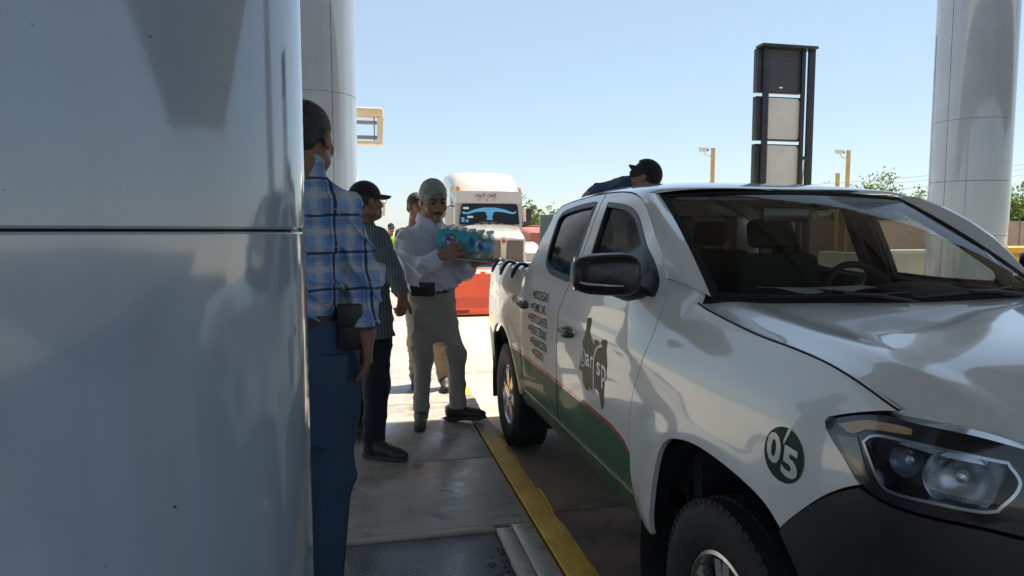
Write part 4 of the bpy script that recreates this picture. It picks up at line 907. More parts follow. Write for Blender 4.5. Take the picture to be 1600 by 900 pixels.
class SDF:
    """list of primitives evaluated only inside their own boxes, blended smoothly"""
    def __init__(s): s.p = []
    def cone(s, a, b, ra, rb, k=.02, flat=None): s.p.append(('c', np.array(a, float), np.array(b, float), ra, rb, k, flat)); return s
    def chain(s, pts, rad, k=.02):
        for i in range(len(pts) - 1): s.cone(pts[i], pts[i + 1], rad[i], rad[i + 1], k)
        return s
    def ell(s, c, r, M=None, k=.02, sub=False): s.p.append(('e', np.array(c, float), np.array(r, float), np.eye(3) if M is None else np.array(M), k, sub)); return s
    def stack(s, secs, ang=0., k=.03): s.p.append(('s', np.array(secs, float), ang, k)); return s    # z, cx, cy, half width, half depth
    def mesh(s, h, fold=None, cuts=(), pad=.03):
        los = []; his = []
        for q in s.p:
            if q[0] == 'c': r = max(q[3], q[4]); los.append(np.minimum(q[1], q[2]) - r); his.append(np.maximum(q[1], q[2]) + r)
            elif q[0] == 'e' and not q[5]: r = max(q[2]); los.append(q[1] - r); his.append(q[1] + r)
            elif q[0] == 's':
                S = q[1]; r = S[:, 3:].max(); los.append([S[:, 1].min() - r, S[:, 2].min() - r, S[:, 0].min()]); his.append([S[:, 1].max() + r, S[:, 2].max() + r, S[:, 0].max()])
        lo = np.min(los, 0) - pad; hi = np.max(his, 0) + pad; n = np.ceil((hi - lo) / h).astype(int) + 1
        D = np.full(n, .2, np.float32); ax = [lo[i] + h * np.arange(n[i]) for i in range(3)]
        for q in s.p:
            if q[0] == 'c': r = max(q[3], q[4]) + q[5] + .04; bl = np.minimum(q[1], q[2]) - r; bh = np.maximum(q[1], q[2]) + r
            elif q[0] == 'e': r = max(q[2]) + q[4] + .04; bl = q[1] - r; bh = q[1] + r
            else: S = q[1]; r = S[:, 3:].max() + .08; bl = np.array([S[:, 1].min() - r, S[:, 2].min() - r, S[:, 0].min() - .05]); bh = np.array([S[:, 1].max() + r, S[:, 2].max() + r, S[:, 0].max() + .05])
            i0 = np.clip(np.floor((bl - lo) / h).astype(int), 0, n); i1 = np.clip(np.ceil((bh - lo) / h).astype(int) + 1, 0, n); sl = tuple(slice(a, b) for a, b in zip(i0, i1))
            if min(i1 - i0) <= 0: continue
            X, Y, Z = np.meshgrid(ax[0][sl[0]], ax[1][sl[1]], ax[2][sl[2]], indexing='ij')
            if q[0] == 'c':
                a, b = q[1], q[2]; ab = b - a; L2 = max(ab @ ab, 1e-9); t = np.clip(((X - a[0]) * ab[0] + (Y - a[1]) * ab[1] + (Z - a[2]) * ab[2]) / L2, 0, 1)
                d = np.sqrt((X - a[0] - t * ab[0]) ** 2 + (Y - a[1] - t * ab[1]) ** 2 + (Z - a[2] - t * ab[2]) ** 2) - (q[3] + (q[4] - q[3]) * t); k = q[5]; sub = False
            elif q[0] == 'e':
                c, r, M = q[1], q[2], q[3]; U = [(X - c[0]) * M[0, j] + (Y - c[1]) * M[1, j] + (Z - c[2]) * M[2, j] for j in range(3)]
                g = np.sqrt(sum((U[j] / r[j]) ** 2 for j in range(3))); g2 = np.sqrt(sum((U[j] / r[j] ** 2) ** 2 for j in range(3))); d = g * (g - 1) / np.maximum(g2, 1e-6); k = q[4]; sub = q[5]
            else:
                S = q[1]; z = ax[2][sl[2]]; it = [np.interp(z, S[:, 0], S[:, j])[None, None, :] for j in range(1, 5)]; ca, sa = math.cos(q[2]), math.sin(q[2])
                u = (X - it[0]) * ca + (Y - it[1]) * sa; v = -(X - it[0]) * sa + (Y - it[1]) * ca
                g = (np.abs(u / it[2]) ** 2.4 + np.abs(v / it[3]) ** 2.4) ** (1 / 2.4); d = (g - 1) * np.minimum(it[2], it[3]); d = np.maximum(d, np.maximum(S[0, 0] - Z, Z - S[-1, 0])); k = q[3]; sub = False
            E = D[sl]
            if sub: hh = np.maximum(k - np.abs(E + d), 0) / k; D[sl] = np.maximum(E, -d) + hh * hh * k / 4
            else: hh = np.maximum(k - np.abs(E - d), 0) / k; D[sl] = np.minimum(E, d) - hh * hh * k / 4
        if fold is not None or cuts:
            I = np.argwhere(np.abs(D) < .08); P = I * h + lo; v = D[tuple(I.T)]
            if fold is not None: v = v + fold(P)
            D[tuple(I.T)] = v
            for p0, nn in cuts:
                p0 = np.array(p0, float); nn = np.array(nn, float); pl = ((ax[0] - p0[0]) * nn[0])[:, None, None] + ((ax[1] - p0[1]) * nn[1])[None, :, None] + ((ax[2] - p0[2]) * nn[2])[None, None, :]; D = np.maximum(D, pl.astype(np.float32))
        return surface_nets(D, lo, h)
def sdf_obj(name, S, h, m, parent, root, fold=None, cuts=()):
    V, F = S.mesh(h, fold, cuts); V = V - np.array(root); me = bpy.data.meshes.new(name); me.vertices.add(len(V)); me.vertices.foreach_set('co', V.astype(np.float32).ravel())
    me.loops.add(F.size); me.loops.foreach_set('vertex_index', F.astype(np.int32).ravel()); me.polygons.add(len(F)); me.polygons.foreach_set('loop_start', np.arange(0, F.size, 4, dtype=np.int32)); me.polygons.foreach_set('loop_total', np.full(len(F), 4, np.int32))
    me.update(calc_edges=True); me.validate(); me.polygons.foreach_set('use_smooth', [True] * len(me.polygons)); me.materials.append(m)
    o = bpy.data.objects.new(name, me); col.objects.link(o); o.parent = parent; return o
def folds(seed, amp, waves):
    """irregular cloth folds: creases along the zero lines of smooth random waves; waves = [(across direction, wavelength, weight)]"""
    r = np.random.default_rng(seed); W = []
    for d, wl, wt in waves:
        d = np.array(d, float) / np.linalg.norm(d); ks = []
        for i in range(9):
            k = r.normal(0, 1, 3); k = k * .38 + d * (k @ d) * .62 + d * r.normal(0, .5); k /= np.linalg.norm(k) + 1e-9; ks.append((k * 2 * math.pi / wl * (.45 + .75 * r.random()), r.random() * 6.3))
        W.append((ks, wt, r.normal(0, 1, 3) * 6, r.random() * 6.3))
    def f(P):
        o = np.zeros(len(P))
        for ks, wt, q, ph in W:
            n = sum(np.sin(P @ k + p) for k, p in ks) / 2.1; o += wt * (.35 + .65 * np.clip(.5 + np.sin(P @ q + ph), 0, 1)) * np.exp(-(n / .42) ** 2)
        return -amp * (o - .35)
    return f
def head(S, c, yaw, pitch=0., roll=0., sc=1., k=.018):
    """adds a head to S; yaw: 0 looks along +Y, positive turns to +X"""
    M = rotm((0, 0, 1), -yaw) @ rotm((1, 0, 0), -pitch) @ rotm((0, 1, 0), roll); T = lambda x, y, z: np.array(c) + M @ (np.array([x, y, z]) * sc); E = lambda p, r, k_=k, sub=False: S.ell(T(*p), np.array(r) * sc, M, k_, sub)
    E((0, -.015, .03), (.077, .097, .088)); E((0, .022, -.035), (.064, .074, .082)); S.cone(T(0, .02, -.06), T(0, .058, -.095), .054 * sc, .028 * sc, k)
    for x in (-1, 1): E((x * .042, .060, -.022), (.026, .026, .03)); E((x * .032, .100, .010), (.015, .011, .009), .012, True); E((x * .079, -.006, -.008), (.009, .021, .032), .008); E((x * .050, .01, -.07), (.028, .04, .035))
    S.cone(T(-.034, .085, .026), T(.034, .085, .026), .011 * sc, .011 * sc, .012); S.cone(T(0, .090, .016), T(0, .113, -.026), .008 * sc, .0135 * sc, .010)
    for x in (-1, 1): S.cone(T(x * .011, .100, -.030), T(x * .013, .098, -.031), .0085 * sc, .008 * sc, .008)
    S.cone(T(-.018, .093, -.060), T(.018, .093, -.060), .0075 * sc, .0075 * sc, .008); S.cone(T(-.016, .092, -.069), T(.016, .092, -.069), .007 * sc, .007 * sc, .008); E((0, .086, -.094), (.020, .018, .018))
    return T, M
def hair_obj(T, M, sc, parent, root, m, seed=1, bald=0., name='hair', h=.005, low=-.075, thick=.0):
    S = SDF(); S.ell(T(0, -.015 + thick * .3, .034 + thick * .9), np.array((.0800 + thick * .5, .1000 + thick * .4, .0912 + thick)) * sc, M, .01); S.cone(T(-.03, -.076, -.03), T(.03, -.076, -.03), .030 * sc, .030 * sc, .03)
    n = lambda v: M @ np.array(v, float)
    S.ell(T(0, .136, -.034), np.array((.084, .106, .116)) * sc, M, .012, True)            # face opening
    for x in (-1, 1): S.ell(T(x * .10, .03, -.085), np.array((.06, .055, .075)) * sc, M, .012, True)   # clear the ears
    r = np.random.default_rng(seed); q = (r.normal(0, 1, (6, 3)) * np.array([300, 90, 120])) @ M.T
    return sdf_obj(name, S, h, m, parent, root, lambda P: .0013 * sum(np.sin(P @ v + i) for i, v in enumerate(q)) / 2.4, [(T(0, 0, low), n((0, .25, -1)))])
def cap_obj(T, M, sc, parent, root, m, mv=None, back=False, h=.005):
    f = -1 if back else 1
    S = SDF(); S.ell(T(0, -.012, .038), np.array((.0900, .111, .106)) * sc, M, .01); c = sdf_obj('cap', S, h, m, parent, root, None, [(T(0, 0, .038), M @ np.array((0, -.12, -1.)))])
    dz = -.022 if back else 0.; V = SDF(); V.ell(T(0, f * (.120 + dz), .036 + dz), np.array((.074, .060, .0080)) * sc, M @ rotm((1, 0, 0), (-.12 if not back else .55)), .01); V.ell(T(.04, f * (.10 + dz * .5), .030 + dz), np.array((.045, .055, .0080)) * sc, M @ rotm((1, 0, 0), .55 * back) @ rotm((0, 1, 0), .35), .01); V.ell(T(-.04, f * (.10 + dz * .5), .030 + dz), np.array((.045, .055, .0080)) * sc, M @ rotm((1, 0, 0), .55 * back) @ rotm((0, 1, 0), -.35), .01)
    sdf_obj('visor', V, .004, mv or m, c, root); return c
def hand(S, w, d, n, t, curl=(.25,) * 4, spread=.06, sc=1., thumb=(.55, .75, .1), k=.009):
    """wrist w, finger direction d, palm normal n, thumb side t"""
    d = np.array(d, float); d /= np.linalg.norm(d); t = np.array(t, float); t -= d * (t @ d); t /= np.linalg.norm(t); n0 = np.cross(d, t); n = n0 if n0 @ np.array(n, float) > 0 else -n0; w = np.array(w, float)
    for i in range(4):
        off = .031 - .0205 * i; kn = w + (d * (.092 - .006 * abs(i - 1)) + t * off) * sc; S.cone(w + t * off * .55 * sc, kn, .0165 * sc, .0125 * sc, .02)
        fd = d + t * spread * (1.5 - i); fd /= np.linalg.norm(fd); ax = np.cross(fd, n); p = kn; L = [.075, .083, .077, .060][i] * sc; a = 0
        for j, fr in enumerate((.45, .31, .24)):
            a += curl[i] * (.7, 1.1, .8)[j]; dd = rotm(ax, a) @ fd; q = p + dd * L * fr; S.cone(p, q, (.0105 - .0012 * j) * sc, (.0098 - .0013 * j) * sc, k); p = q
    p = w + (d * .022 + t * .018) * sc; dirs = d * thumb[0] + t * thumb[1] + n * thumb[2]; dirs /= np.linalg.norm(dirs)
    for j, (L, r0, r1) in enumerate(((.045, .0165, .0125), (.034, .012, .0105), (.028, .0105, .0085))):
        q = p + dirs * L * sc; S.cone(p, q, r0 * sc, r1 * sc, .012); p = q; dirs = dirs + d * .28 + n * .05; dirs /= np.linalg.norm(dirs)
def shoe_obj(heel, toe, ank, parent, root, m, ms, wd=.047, h=.005):
    heel = np.array(heel, float); toe = np.array(toe, float); ax = toe - heel; L = np.linalg.norm(ax); ax /= L; up = np.array([0, 0, 1.]); up -= ax * (up @ ax); up /= np.linalg.norm(up); sd = np.cross(ax, up); P = lambda a, b, c=0: heel + ax * a * L + up * b + sd * c
    U = SDF(); U.cone(P(.15, .058), P(.36, .070), .042, .046, .03); U.cone(P(.36, .066), P(.80, .046), .047, .036, .03); U.ell(P(.82, .042), (.068, .043, .032), np.stack([ax, sd, up], 1), .02); U.cone(P(.16, .075), np.array(ank) + up * .02, .041, .042, .03)
    o = sdf_obj('shoe', U, h, m, parent, root, None, [(P(0, .016), -up)])
    B = SDF()
    for a, w_ in ((.13, .036), (.3, .038), (.55, .040), (.75, .044), (.86, .039)): B.ell(P(a, .016), (.06, w_, .019), np.stack([ax, sd, up], 1), .02)
    sdf_obj('sole', B, .0045, ms, o, root)
    lc = MB()
    for a in (.40, .47, .54, .61): lc.tube([P(a, .094 - (a - .36) * .10, -.022), P(a + .02, .103 - (a - .36) * .10, 0), P(a, .094 - (a - .36) * .10, .022)], .003, 5)
    lc.v = [tuple(np.array(v) - np.array(root)) for v in lc.v]; lo = lc.build('laces', ms, o); lo['kind'] = 'stuff'; return o
def legs(S, hip, knee, ank, r=(.092, .068, .055), k=.05):
    S.cone(hip, knee, r[0], r[1], k); S.cone(knee, ank, r[1], r[2], k)
# ---- cloth and skin
def m_skin(name, c, rough=.5):
    t = NT(name); v = t.co(); a = t.noise(v, 22, 5, .6); t.set(Base_Color=t.ramp(a, [(.3, tuple(x * .8 for x in c)), (.7, tuple(min(1, x * 1.12) for x in c))]), Roughness=rough, Subsurface_Weight=.08); t.b.inputs['Subsurface Radius'].default_value = (.012, .005, .003); t.bump(t.noise(v, 220, 4), .12, .002); return t.m
def cloth(name, c, rough=.85, wv=900, var=.12, sheen=.15):
    t = NT(name); v = t.co(); a = t.noise(v, 9, 5, .6); f = t.noise(v, wv, 2); t.set(Base_Color=t.mix(.18, t.ramp(a, [(.3, tuple(x * (1 - var) for x in c)), (.7, tuple(min(1, x * (1 + var)) for x in c))]), t.ramp(f, [(.3, tuple(x * .6 for x in c)), (.7, tuple(min(1, x * 1.35) for x in c))])), Roughness=rough, Sheen_Weight=sheen, Specular_IOR_Level=.25)
    t.bump(t.math('ADD', t.math('MULTIPLY', f, .25), t.noise(v, 45, 4, .6)), .30, .006); return t.m
def m_plaid():
    t = NT('plaid_cloth'); v = t.co(); n = t.noise(v, 7, 3); x, y, z = t.sep(v); u = t.math('ADD', t.math('ADD', x, t.math('MULTIPLY', y, .35)), t.math('MULTIPLY', n, .035)); w = t.math('ADD', z, t.math('MULTIPLY', n, .03))
    def line(c, per, off, wd, soft=.25):
        f = t.math('ABSOLUTE', t.math('SUBTRACT', t.math('FRACT', t.math('ADD', t.math('DIVIDE', c, per), off)), .5)); mr = t.n('MapRange'); t.l(f, mr.inputs[0]); mr.inputs[1].default_value = wd / per / 2 * (1 + soft); mr.inputs[2].default_value = wd / per / 2 * (1 - soft); return mr.outputs[0]
    base = t.ramp(t.noise(v, 14, 5), [(.3, (.20, .34, .60)), (.7, (.28, .44, .72))])
    P = .125
    for c, pw in ((u, P), (w, P * 1.05)): base = t.mix(t.math('MULTIPLY', line(c, pw, .5, .024, .1), .55), base, (.62, .58, .52)); base = t.mix(t.math('MULTIPLY', line(c, pw, .22, .020, .1), .45), base, (.10, .17, .36))
    base = t.mix(t.math('MULTIPLY', line(u, P, .0, .011), .92), base, (.018, .018, .045)); base = t.mix(t.math('MULTIPLY', line(w, P * 1.05, .05, .010), .88), base, (.018, .018, .05)); base = t.mix(t.math('MULTIPLY', line(u, P, .86, .005), .6), base, (.45, .36, .28)); base = t.mix(t.math('MULTIPLY', line(w, P * 1.05, .90, .005), .55), base, (.45, .36, .28)); base = t.mix(t.math('MULTIPLY', line(u, P, .14, .004), .6), base, (.05, .06, .14))
    t.set(Base_Color=base, Roughness=.85, Sheen_Weight=.1, Specular_IOR_Level=.25); t.bump(t.math('ADD', t.noise(v, 50, 4), t.math('MULTIPLY', t.noise(v, 700, 2), .3)), .3, .006); return t.m
def m_striped():
    t = NT('striped_cloth'); v = t.co(); n = t.noise(v, 6, 3); x, y, z = t.sep(v); u = t.math('ADD', t.math('ADD', x, t.math('MULTIPLY', y, -.08)), t.math('ADD', t.math('MULTIPLY', n, .012), t.math('MULTIPLY', z, .05)))
    f = t.math('ABSOLUTE', t.math('SUBTRACT', t.math('FRACT', t.math('DIVIDE', u, .0185)), .5)); mr = t.n('MapRange'); t.l(f, mr.inputs[0]); mr.inputs[1].default_value = .14; mr.inputs[2].default_value = .06
    t.set(Base_Color=t.mix(t.math('MULTIPLY', mr.outputs[0], .55), t.ramp(t.noise(v, 10, 5), [(.3, (.075, .09, .10)), (.7, (.11, .13, .14))]), (.33, .37, .39)), Roughness=.85, Specular_IOR_Level=.25); t.bump(t.noise(v, 45, 4), .3, .006); return t.m
def m_denim():
    t = NT('denim'); v = t.co(); a = t.noise(v, 5, 5, .6); f = t.noise(t.co((1, 1, 3)), 500, 3, .7); b = t.mix(.4, t.ramp(a, [(.3, (.035, .056, .090)), (.7, (.062, .093, .145))]), t.ramp(f, [(.3, (.02, .05, .12)), (.7, (.10, .17, .28))])); t.set(Base_Color=b, Roughness=.85, Specular_IOR_Level=.2); t.bump(t.math('ADD', t.noise(v, 40, 4), t.math('MULTIPLY', f, .3)), .35, .006); return t.m
SK1 = m_skin('skin_tan', (.30, .155, .10)); SK2 = m_skin('skin_brown', (.24, .115, .072)); HG = mat('hair_grey', (.25, .245, .24), .7, var=.75, scale=60, bump=.8, bscale=150, stretch=(3, .5, .8)); HD = mat('hair_dark', (.022, .018, .016), .6, var=.4, scale=90, bump=.5, bscale=260)
CAPB = cloth('cap_black', (.018, .018, .02)); CAPV = cloth('cap_visor', (.045, .04, .045)); LEA = mat('leather_black', (.014, .013, .013), .45, var=.3, scale=30, bump=.15, bscale=150); SHB = mat('shoe_dark', (.035, .028, .024), .55, var=.3, scale=25, bump=.25, bscale=120); SOLE = mat('sole_rubber', (.06, .055, .05), .7, var=.2); SHT = mat('shoe_brown', (.10, .085, .065), .6, var=.3, scale=25, bump=.25, bscale=120)
def rel(mb, root): mb.v = [tuple(np.array(v) - np.array(root)) for v in mb.v]; return mb
def eyes(T, M, sc, parent, root, brow):
    for x in (-1, 1):
        e = SDF(); e.ell(T(x * .032, .088, .009), np.array((.013, .009, .0075)) * sc, M, .004); sdf_obj('eye', e, .0025, mat('eye_dark', (.03, .022, .018), .2), parent, root)
        b = SDF(); b.cone(T(x * .016, .0985, .031), T(x * .050, .088, .033), .006 * sc, .004 * sc, .004); sdf_obj('eyebrow', b, .003, brow, parent, root)

# ================= man in the plaid shirt, back to us, half hidden by the near column
root = (-.17, 2.62, .178); A = thing('person', 'person in blue plaid shirt and jeans half hidden by the big column, back turned', 'person', root)
B = SDF(); hc = (-.178, 2.63, 1.945); T, M = head(B, hc, R(24), R(6), 0, 1.08)
B.cone(T(0, -.025, -.06), (-.18, 2.60, 1.80), .058, .066, .03); B.stack([(1.10, -.2, 2.61, .09, .08), (1.5, -.2, 2.605, .095, .08), (1.70, -.19, 2.605, .09, .07)], 0, .02)
RS, RE, RW = (-.070, 2.585, 1.690), (.014, 2.63, 1.45), (.022, 2.49, 1.243); LS, LE, LW = (-.335, 2.60, 1.735), (-.40, 2.60, 1.45), (-.38, 2.62, 1.21)
B.chain([(-.13, 2.6, 1.71), RS, RE, RW], [.04, .045, .038, .029], .02); B.chain([(-.27, 2.6, 1.70), LS, LE, LW], [.04, .045, .038, .029], .02)
hand(B, RW, (.02, -.05, -1), (-1, .15, 0), (.05, 1, .0), (.42, .38, .34, .30), .05, 1.02, (.75, .55, .25)); hand(B, LW, (0, .05, -1), (1, 0, 0), (0, 1, 0), (.3,) * 4)
for sx in (-.115, -.26): B.chain([(sx, 2.6, 1.15), (sx, 2.6, .72), (sx, 2.6, .30)], [.06, .05, .035], .04)
sdf_obj('body', B, .0055, SK2, A, root)
hair_obj(T, M, 1.08, A, root, mat('hair_salt', (.032, .029, .028), .7, var=.7, scale=60, bump=.8, bscale=150, stretch=(3, .5, .8)), 3, h=.0045, low=-.035)
S = SDF(); S.stack([(1.27, -.198, 2.61, .125, .120), (1.33, -.200, 2.61, .130, .130), (1.45, -.200, 2.60, .130, .130), (1.58, -.198, 2.595, .138, .125), (1.66, -.192, 2.60, .142, .112), (1.73, -.187, 2.605, .116, .093), (1.795, -.182, 2.612, .080, .074), (1.85, -.18, 2.618, .062, .060)], R(6), .03)
S.chain([(-.14, 2.605, 1.745), RS, RE, (.017, 2.505, 1.275)], [.070, .076, .062, .050], .016); S.chain([(-.27, 2.6, 1.725), LS, LE, (-.38, 2.615, 1.25)], [.070, .076, .066, .05], .02)
S.cone((-.18, 2.612, 1.825), (-.18, 2.622, 1.862), .071, .068, .008)
sdf_obj('shirt', S, .006, m_plaid(), A, root, folds(5, .019, [((.5, .2, 1), .13, 1), ((1, 0, .4), .18, .7)]), [((.018, 2.5, 1.268), (0.0, .0, -1))])
J = SDF(); J.stack([(.84, -.183, 2.60, .135, .09), (1.02, -.183, 2.61, .165, .125), (1.12, -.183, 2.615, .172, .135), (1.22, -.183, 2.612, .160, .130), (1.305, -.183, 2.61, .150, .122)], R(6), .04)
legs(J, (-.108, 2.61, 1.08), (-.118, 2.60, .70), (-.155, 2.585, .25), (.098, .078, .066)); legs(J, (-.26, 2.61, 1.08), (-.27, 2.58, .70), (-.275, 2.53, .25), (.098, .078, .066))
jn = sdf_obj('jeans', J, .006, m_denim(), A, root, folds(8, .008, [((.5, .1, 1), .30, 1), ((1, 0, .3), .26, .8)]), [((0, 0, .225), (0, 0, -1))])
rel(MB().prism([(-.158, 1.065), (-.105, 1.035), (-.052, 1.065), (-.046, 1.175), (-.164, 1.175)], 'Y', 2.4765, 2.50), root).build('back_pocket', MATS.get('x') or jn.data.materials[0], jn)
st_ = MB().tube([(-.028, 2.585, 1.20), (-.018, 2.60, 1.0), (-.042, 2.585, .72), (-.088, 2.57, .25)], .0035, 5); rel(st_, root).build('side_seam', jn.data.materials[0], jn)
bl = MB().lathe([(1, -.018), (1.02, -.018), (1.02, .018), (1, .018)], 40); bl.v = [(-.183 + v[0] * .153 - root[0], 2.61 + v[1] * .127 - root[1], 1.296 + v[2] - root[2]) for v in bl.v]; bl.build('belt', LEA, A)
po = thing('phone_pouch', 'tall black phone pouch on the belt of the plaid shirt person', 'pouch', (-.037, 2.50, 1.19)); MB().box((-.042, -.02, 0), (.042, .025, .165), bev=.012).build('case', LEA, po); MB().box((-.043, -.028, .085), (.043, -.018, .166), bev=.006).build('flap', LEA, po)
shoe_obj((-.15, 2.47, .18), (-.15, 2.75, .18), (-.155, 2.56, .27), A, root, SHB, SOLE); shoe_obj((-.275, 2.44, .18), (-.285, 2.72, .18), (-.275, 2.53, .27), A, root, SHB, SOLE)

# ================= man in striped shirt and black cap
root = (.05, 4.5, .2); A = thing('person', 'person in dark striped shirt, black cap and glasses standing behind the plaid shirt', 'person', root)
B = SDF(); hc = (.052, 4.62, 1.80); T, M = head(B, hc, R(62), R(-4), 0, .98); B.cone(T(0, -.02, -.06), (.03, 4.64, 1.62), .055, .064, .03)
RS, RE, RW = (.120, 4.55, 1.565), (.215, 4.47, 1.335), (.258, 4.325, 1.215); LS, LE, LW = (-.09, 4.77, 1.59), (-.12, 4.80, 1.34), (-.06, 4.74, 1.13)
B.stack([(.95, .04, 4.62, .11, .09), (1.56, .04, 4.64, .12, .08)], R(-40), .03); B.chain([(.1, 4.6, 1.55), RS, RE, RW], [.05, .046, .04, .028], .03); B.chain([(0, 4.7, 1.55), LS, LE, LW], [.05, .046, .04, .028], .03)
hand(B, RW, (-.05, -.5, -.9), (-.9, -.2, .2), (.6, .5, -.2), (.75, .8, .85, .9), .02, .95); hand(B, LW, (.1, -.1, -1), (1, 0, 0), (0, 1, 0), (.3,) * 4)
B.chain([(.095, 4.56, .9), (.09, 4.43, .62), (.065, 4.30, .28)], [.06, .05, .035], .04); B.chain([(-.01, 4.68, .9), (-.035, 4.73, .62), (-.06, 4.77, .28)], [.06, .05, .035], .04)
sdf_obj('body', B, .0055, SK2, A, root); hair_obj(T, M, .98, A, root, HD, 4); cap_obj(T, M, 1., A, root, CAPB, CAPV)
gl = MB()
for x in (-.033, .033): gl.tube([T(x + .024 * math.cos(q), .118, .006 + .019 * math.sin(q)) for q in np.linspace(0, 6.283, 17)], .0018, 5, cap=False)
for x in (-1, 1): gl.tube([T(x * .057, .116, .012), T(x * .080, .05, .014), T(x * .084, -.005, .008)], .002, 5)
rel(gl, root).build('glasses', mat('wire', (.12, .12, .12), .3, .8), A)
S = SDF(); S.stack([(.93, .035, 4.60, .188, .145), (1.05, .037, 4.61, .182, .145), (1.2, .030, 4.62, .166, .138), (1.40, .030, 4.63, .165, .128), (1.52, .032, 4.64, .150, .105), (1.60, .033, 4.64, .110, .085), (1.66, .032, 4.64, .07, .065)], R(-42), .03)
S.chain([(.08, 4.59, 1.595), RS, RE, (.250, 4.345, 1.24)], [.066, .074, .062, .048], .03); S.chain([(-.04, 4.72, 1.575), LS, LE, (-.065, 4.745, 1.15)], [.085, .078, .064, .048], .04); S.cone((.032, 4.64, 1.65), (.035, 4.64, 1.69), .066, .064, .01)
sdf_obj('shirt', S, .0065, m_striped(), A, root, folds(15, .012, [((.5, .2, 1), .18, 1), ((1, -.5, .4), .24, .8)]), [((0, 0, .925), (0, 0, -1))])
NAVY = cloth('navy_cloth', (.012, .016, .026)); J = SDF(); J.stack([(.70, .038, 4.58, .12, .09), (.86, .038, 4.62, .165, .13), (.95, .038, 4.62, .165, .13), (1.08, .038, 4.62, .150, .12)], R(-42), .04); legs(J, (.098, 4.56, .90), (.092, 4.42, .62), (.066, 4.295, .255), (.096, .080, .068)); legs(J, (-.018, 4.68, .90), (-.038, 4.735, .62), (-.06, 4.77, .255), (.094, .080, .068))
sdf_obj('trousers', J, .0065, NAVY, A, root, folds(18, .010, [((.4, .1, 1), .20, 1), ((1, -.3, .3), .26, .7)]), [((0, 0, .235), (0, 0, -1))])
shoe_obj((.012, 4.315, .2), (.255, 4.17, .2), (.062, 4.295, .285), A, root, SHB, SOLE); shoe_obj((-.11, 4.79, .2), (.115, 4.64, .2), (-.062, 4.765, .285), A, root, SHB, SOLE)

# ================= man in the white shirt carrying a pack of water
root = (.53, 5.03, .2); A = thing('person', 'person with grey hair in white shirt carrying a pack of water bottles', 'person', root)
B = SDF(); hc = (.535, 5.075, 1.828); T, M = head(B, hc, R(166), R(14), R(3), 1.18); B.cone(T(0, -.02, -.06), (.505, 5.13, 1.64), .058, .068, .03)
RS, RE, RW = (.345, 5.075, 1.550), (.352, 4.925, 1.322), (.548, 4.690, 1.442); LS, LE, LW = (.685, 5.17, 1.560), (.745, 5.04, 1.315), (.800, 4.82, 1.385)
B.stack([(1.0, .51, 5.09, .11, .09), (1.5, .51, 5.11, .13, .09), (1.60, .51, 5.12, .12, .08)], R(15), .03)
B.chain([(.44, 5.1, 1.52), RS, RE, RW], [.05, .046, .042, .029], .03); B.chain([(.6, 5.14, 1.52), LS, LE, LW], [.05, .046, .042, .029], .03)
hand(B, RW, (.85, -.12, .52), (.2, 1, .0), (.4, -.1, -1), (.02, .02, .02, .04), .30, 1.06, (.95, .35, .0)); hand(B, LW, (.95, -.32, .12), (0, 0, 1), (.1, .9, .1), (.06,) * 4, .08, 1.0)
B.chain([(.44, 5.08, 1.0), (.443, 5.0, .70), (.425, 4.99, .30)], [.06, .05, .036], .04); B.chain([(.585, 5.1, 1.0), (.685, 5.03, .70), (.695, 5.0, .32)], [.06, .05, .036], .04)
sdf_obj('body', B, .0045, SK1, A, root); hair_obj(T, M, 1.18, A, root, HG, 6, h=.004, thick=.010); eyes(T, M, 1.18, A, root, HD)
mo = SDF(); mo.cone(T(0, .104, -.046), T(.030, .092, -.056), .0095, .006, .006); mo.cone(T(0, .104, -.046), T(-.030, .092, -.056), .0095, .006, .006); sdf_obj('moustache', mo, .003, HD, A, root)
WHT = cloth('white_shirt', (.64, .645, .76), .8, 1100, .04, .1)
S = SDF(); S.stack([(1.165, .508, 5.085, .158, .135), (1.20, .508, 5.08, .182, .160), (1.27, .508, 5.08, .188, .168), (1.38, .510, 5.09, .190, .155), (1.48, .512, 5.105, .192, .135), (1.56, .512, 5.115, .180, .108), (1.62, .512, 5.118, .145, .092), (1.67, .512, 5.115, .104, .080), (1.705, .514, 5.112, .078, .072)], R(15), .03)
S.chain([(.41, 5.09, 1.535), RS, RE, (.512, 4.732, 1.418)], [.088, .084, .072, .048], .045); S.chain([(.62, 5.14, 1.535), LS, LE, (.785, 4.86, 1.373)], [.086, .080, .066, .046], .045)
sdf_obj('shirt', S, .0055, WHT, A, root, folds(25, .021, [((.5, .2, 1), .13, 1), ((1, -.4, .4), .17, .8)]), [((0, 0, 1.17), (0, 0, -1))])
cf = SDF(); cf.cone((.498, 4.750, 1.409), (.528, 4.713, 1.429), .046, .043, .01); sdf_obj('cuff', cf, .004, WHT, A, root)
co = MB()
for sg in (-1, 1):
    P = lambda a, r_, z: (.512 + r_ * math.sin(a), 5.118 - r_ * math.cos(a) * .95, z); fr = .34; G = []
    for q in np.linspace(0, 1, 9): a = fr + sg * (.10 + q * 2.6); up_ = 1.675 + .066 * q ** .8; G.append([P(a, .080, up_ - .0), P(a, .083, up_ + .024), P(a, .092, up_ + .014), P(a, .106, up_ - .034 - .030 * (1 - q) ** 2)])
    co.grid(G, flip=sg > 0)
rel(co, root).build('collar', WHT, A, fix=True)
pk_ = MB().grid([[(.512 + (.165 + .012) * math.sin(a) * 1.0 + .0, 5.09 - (.155) * math.cos(a), z) for z in np.linspace(1.22, 1.60, 14)] for a in (.33, .36, .39, .42)]); 
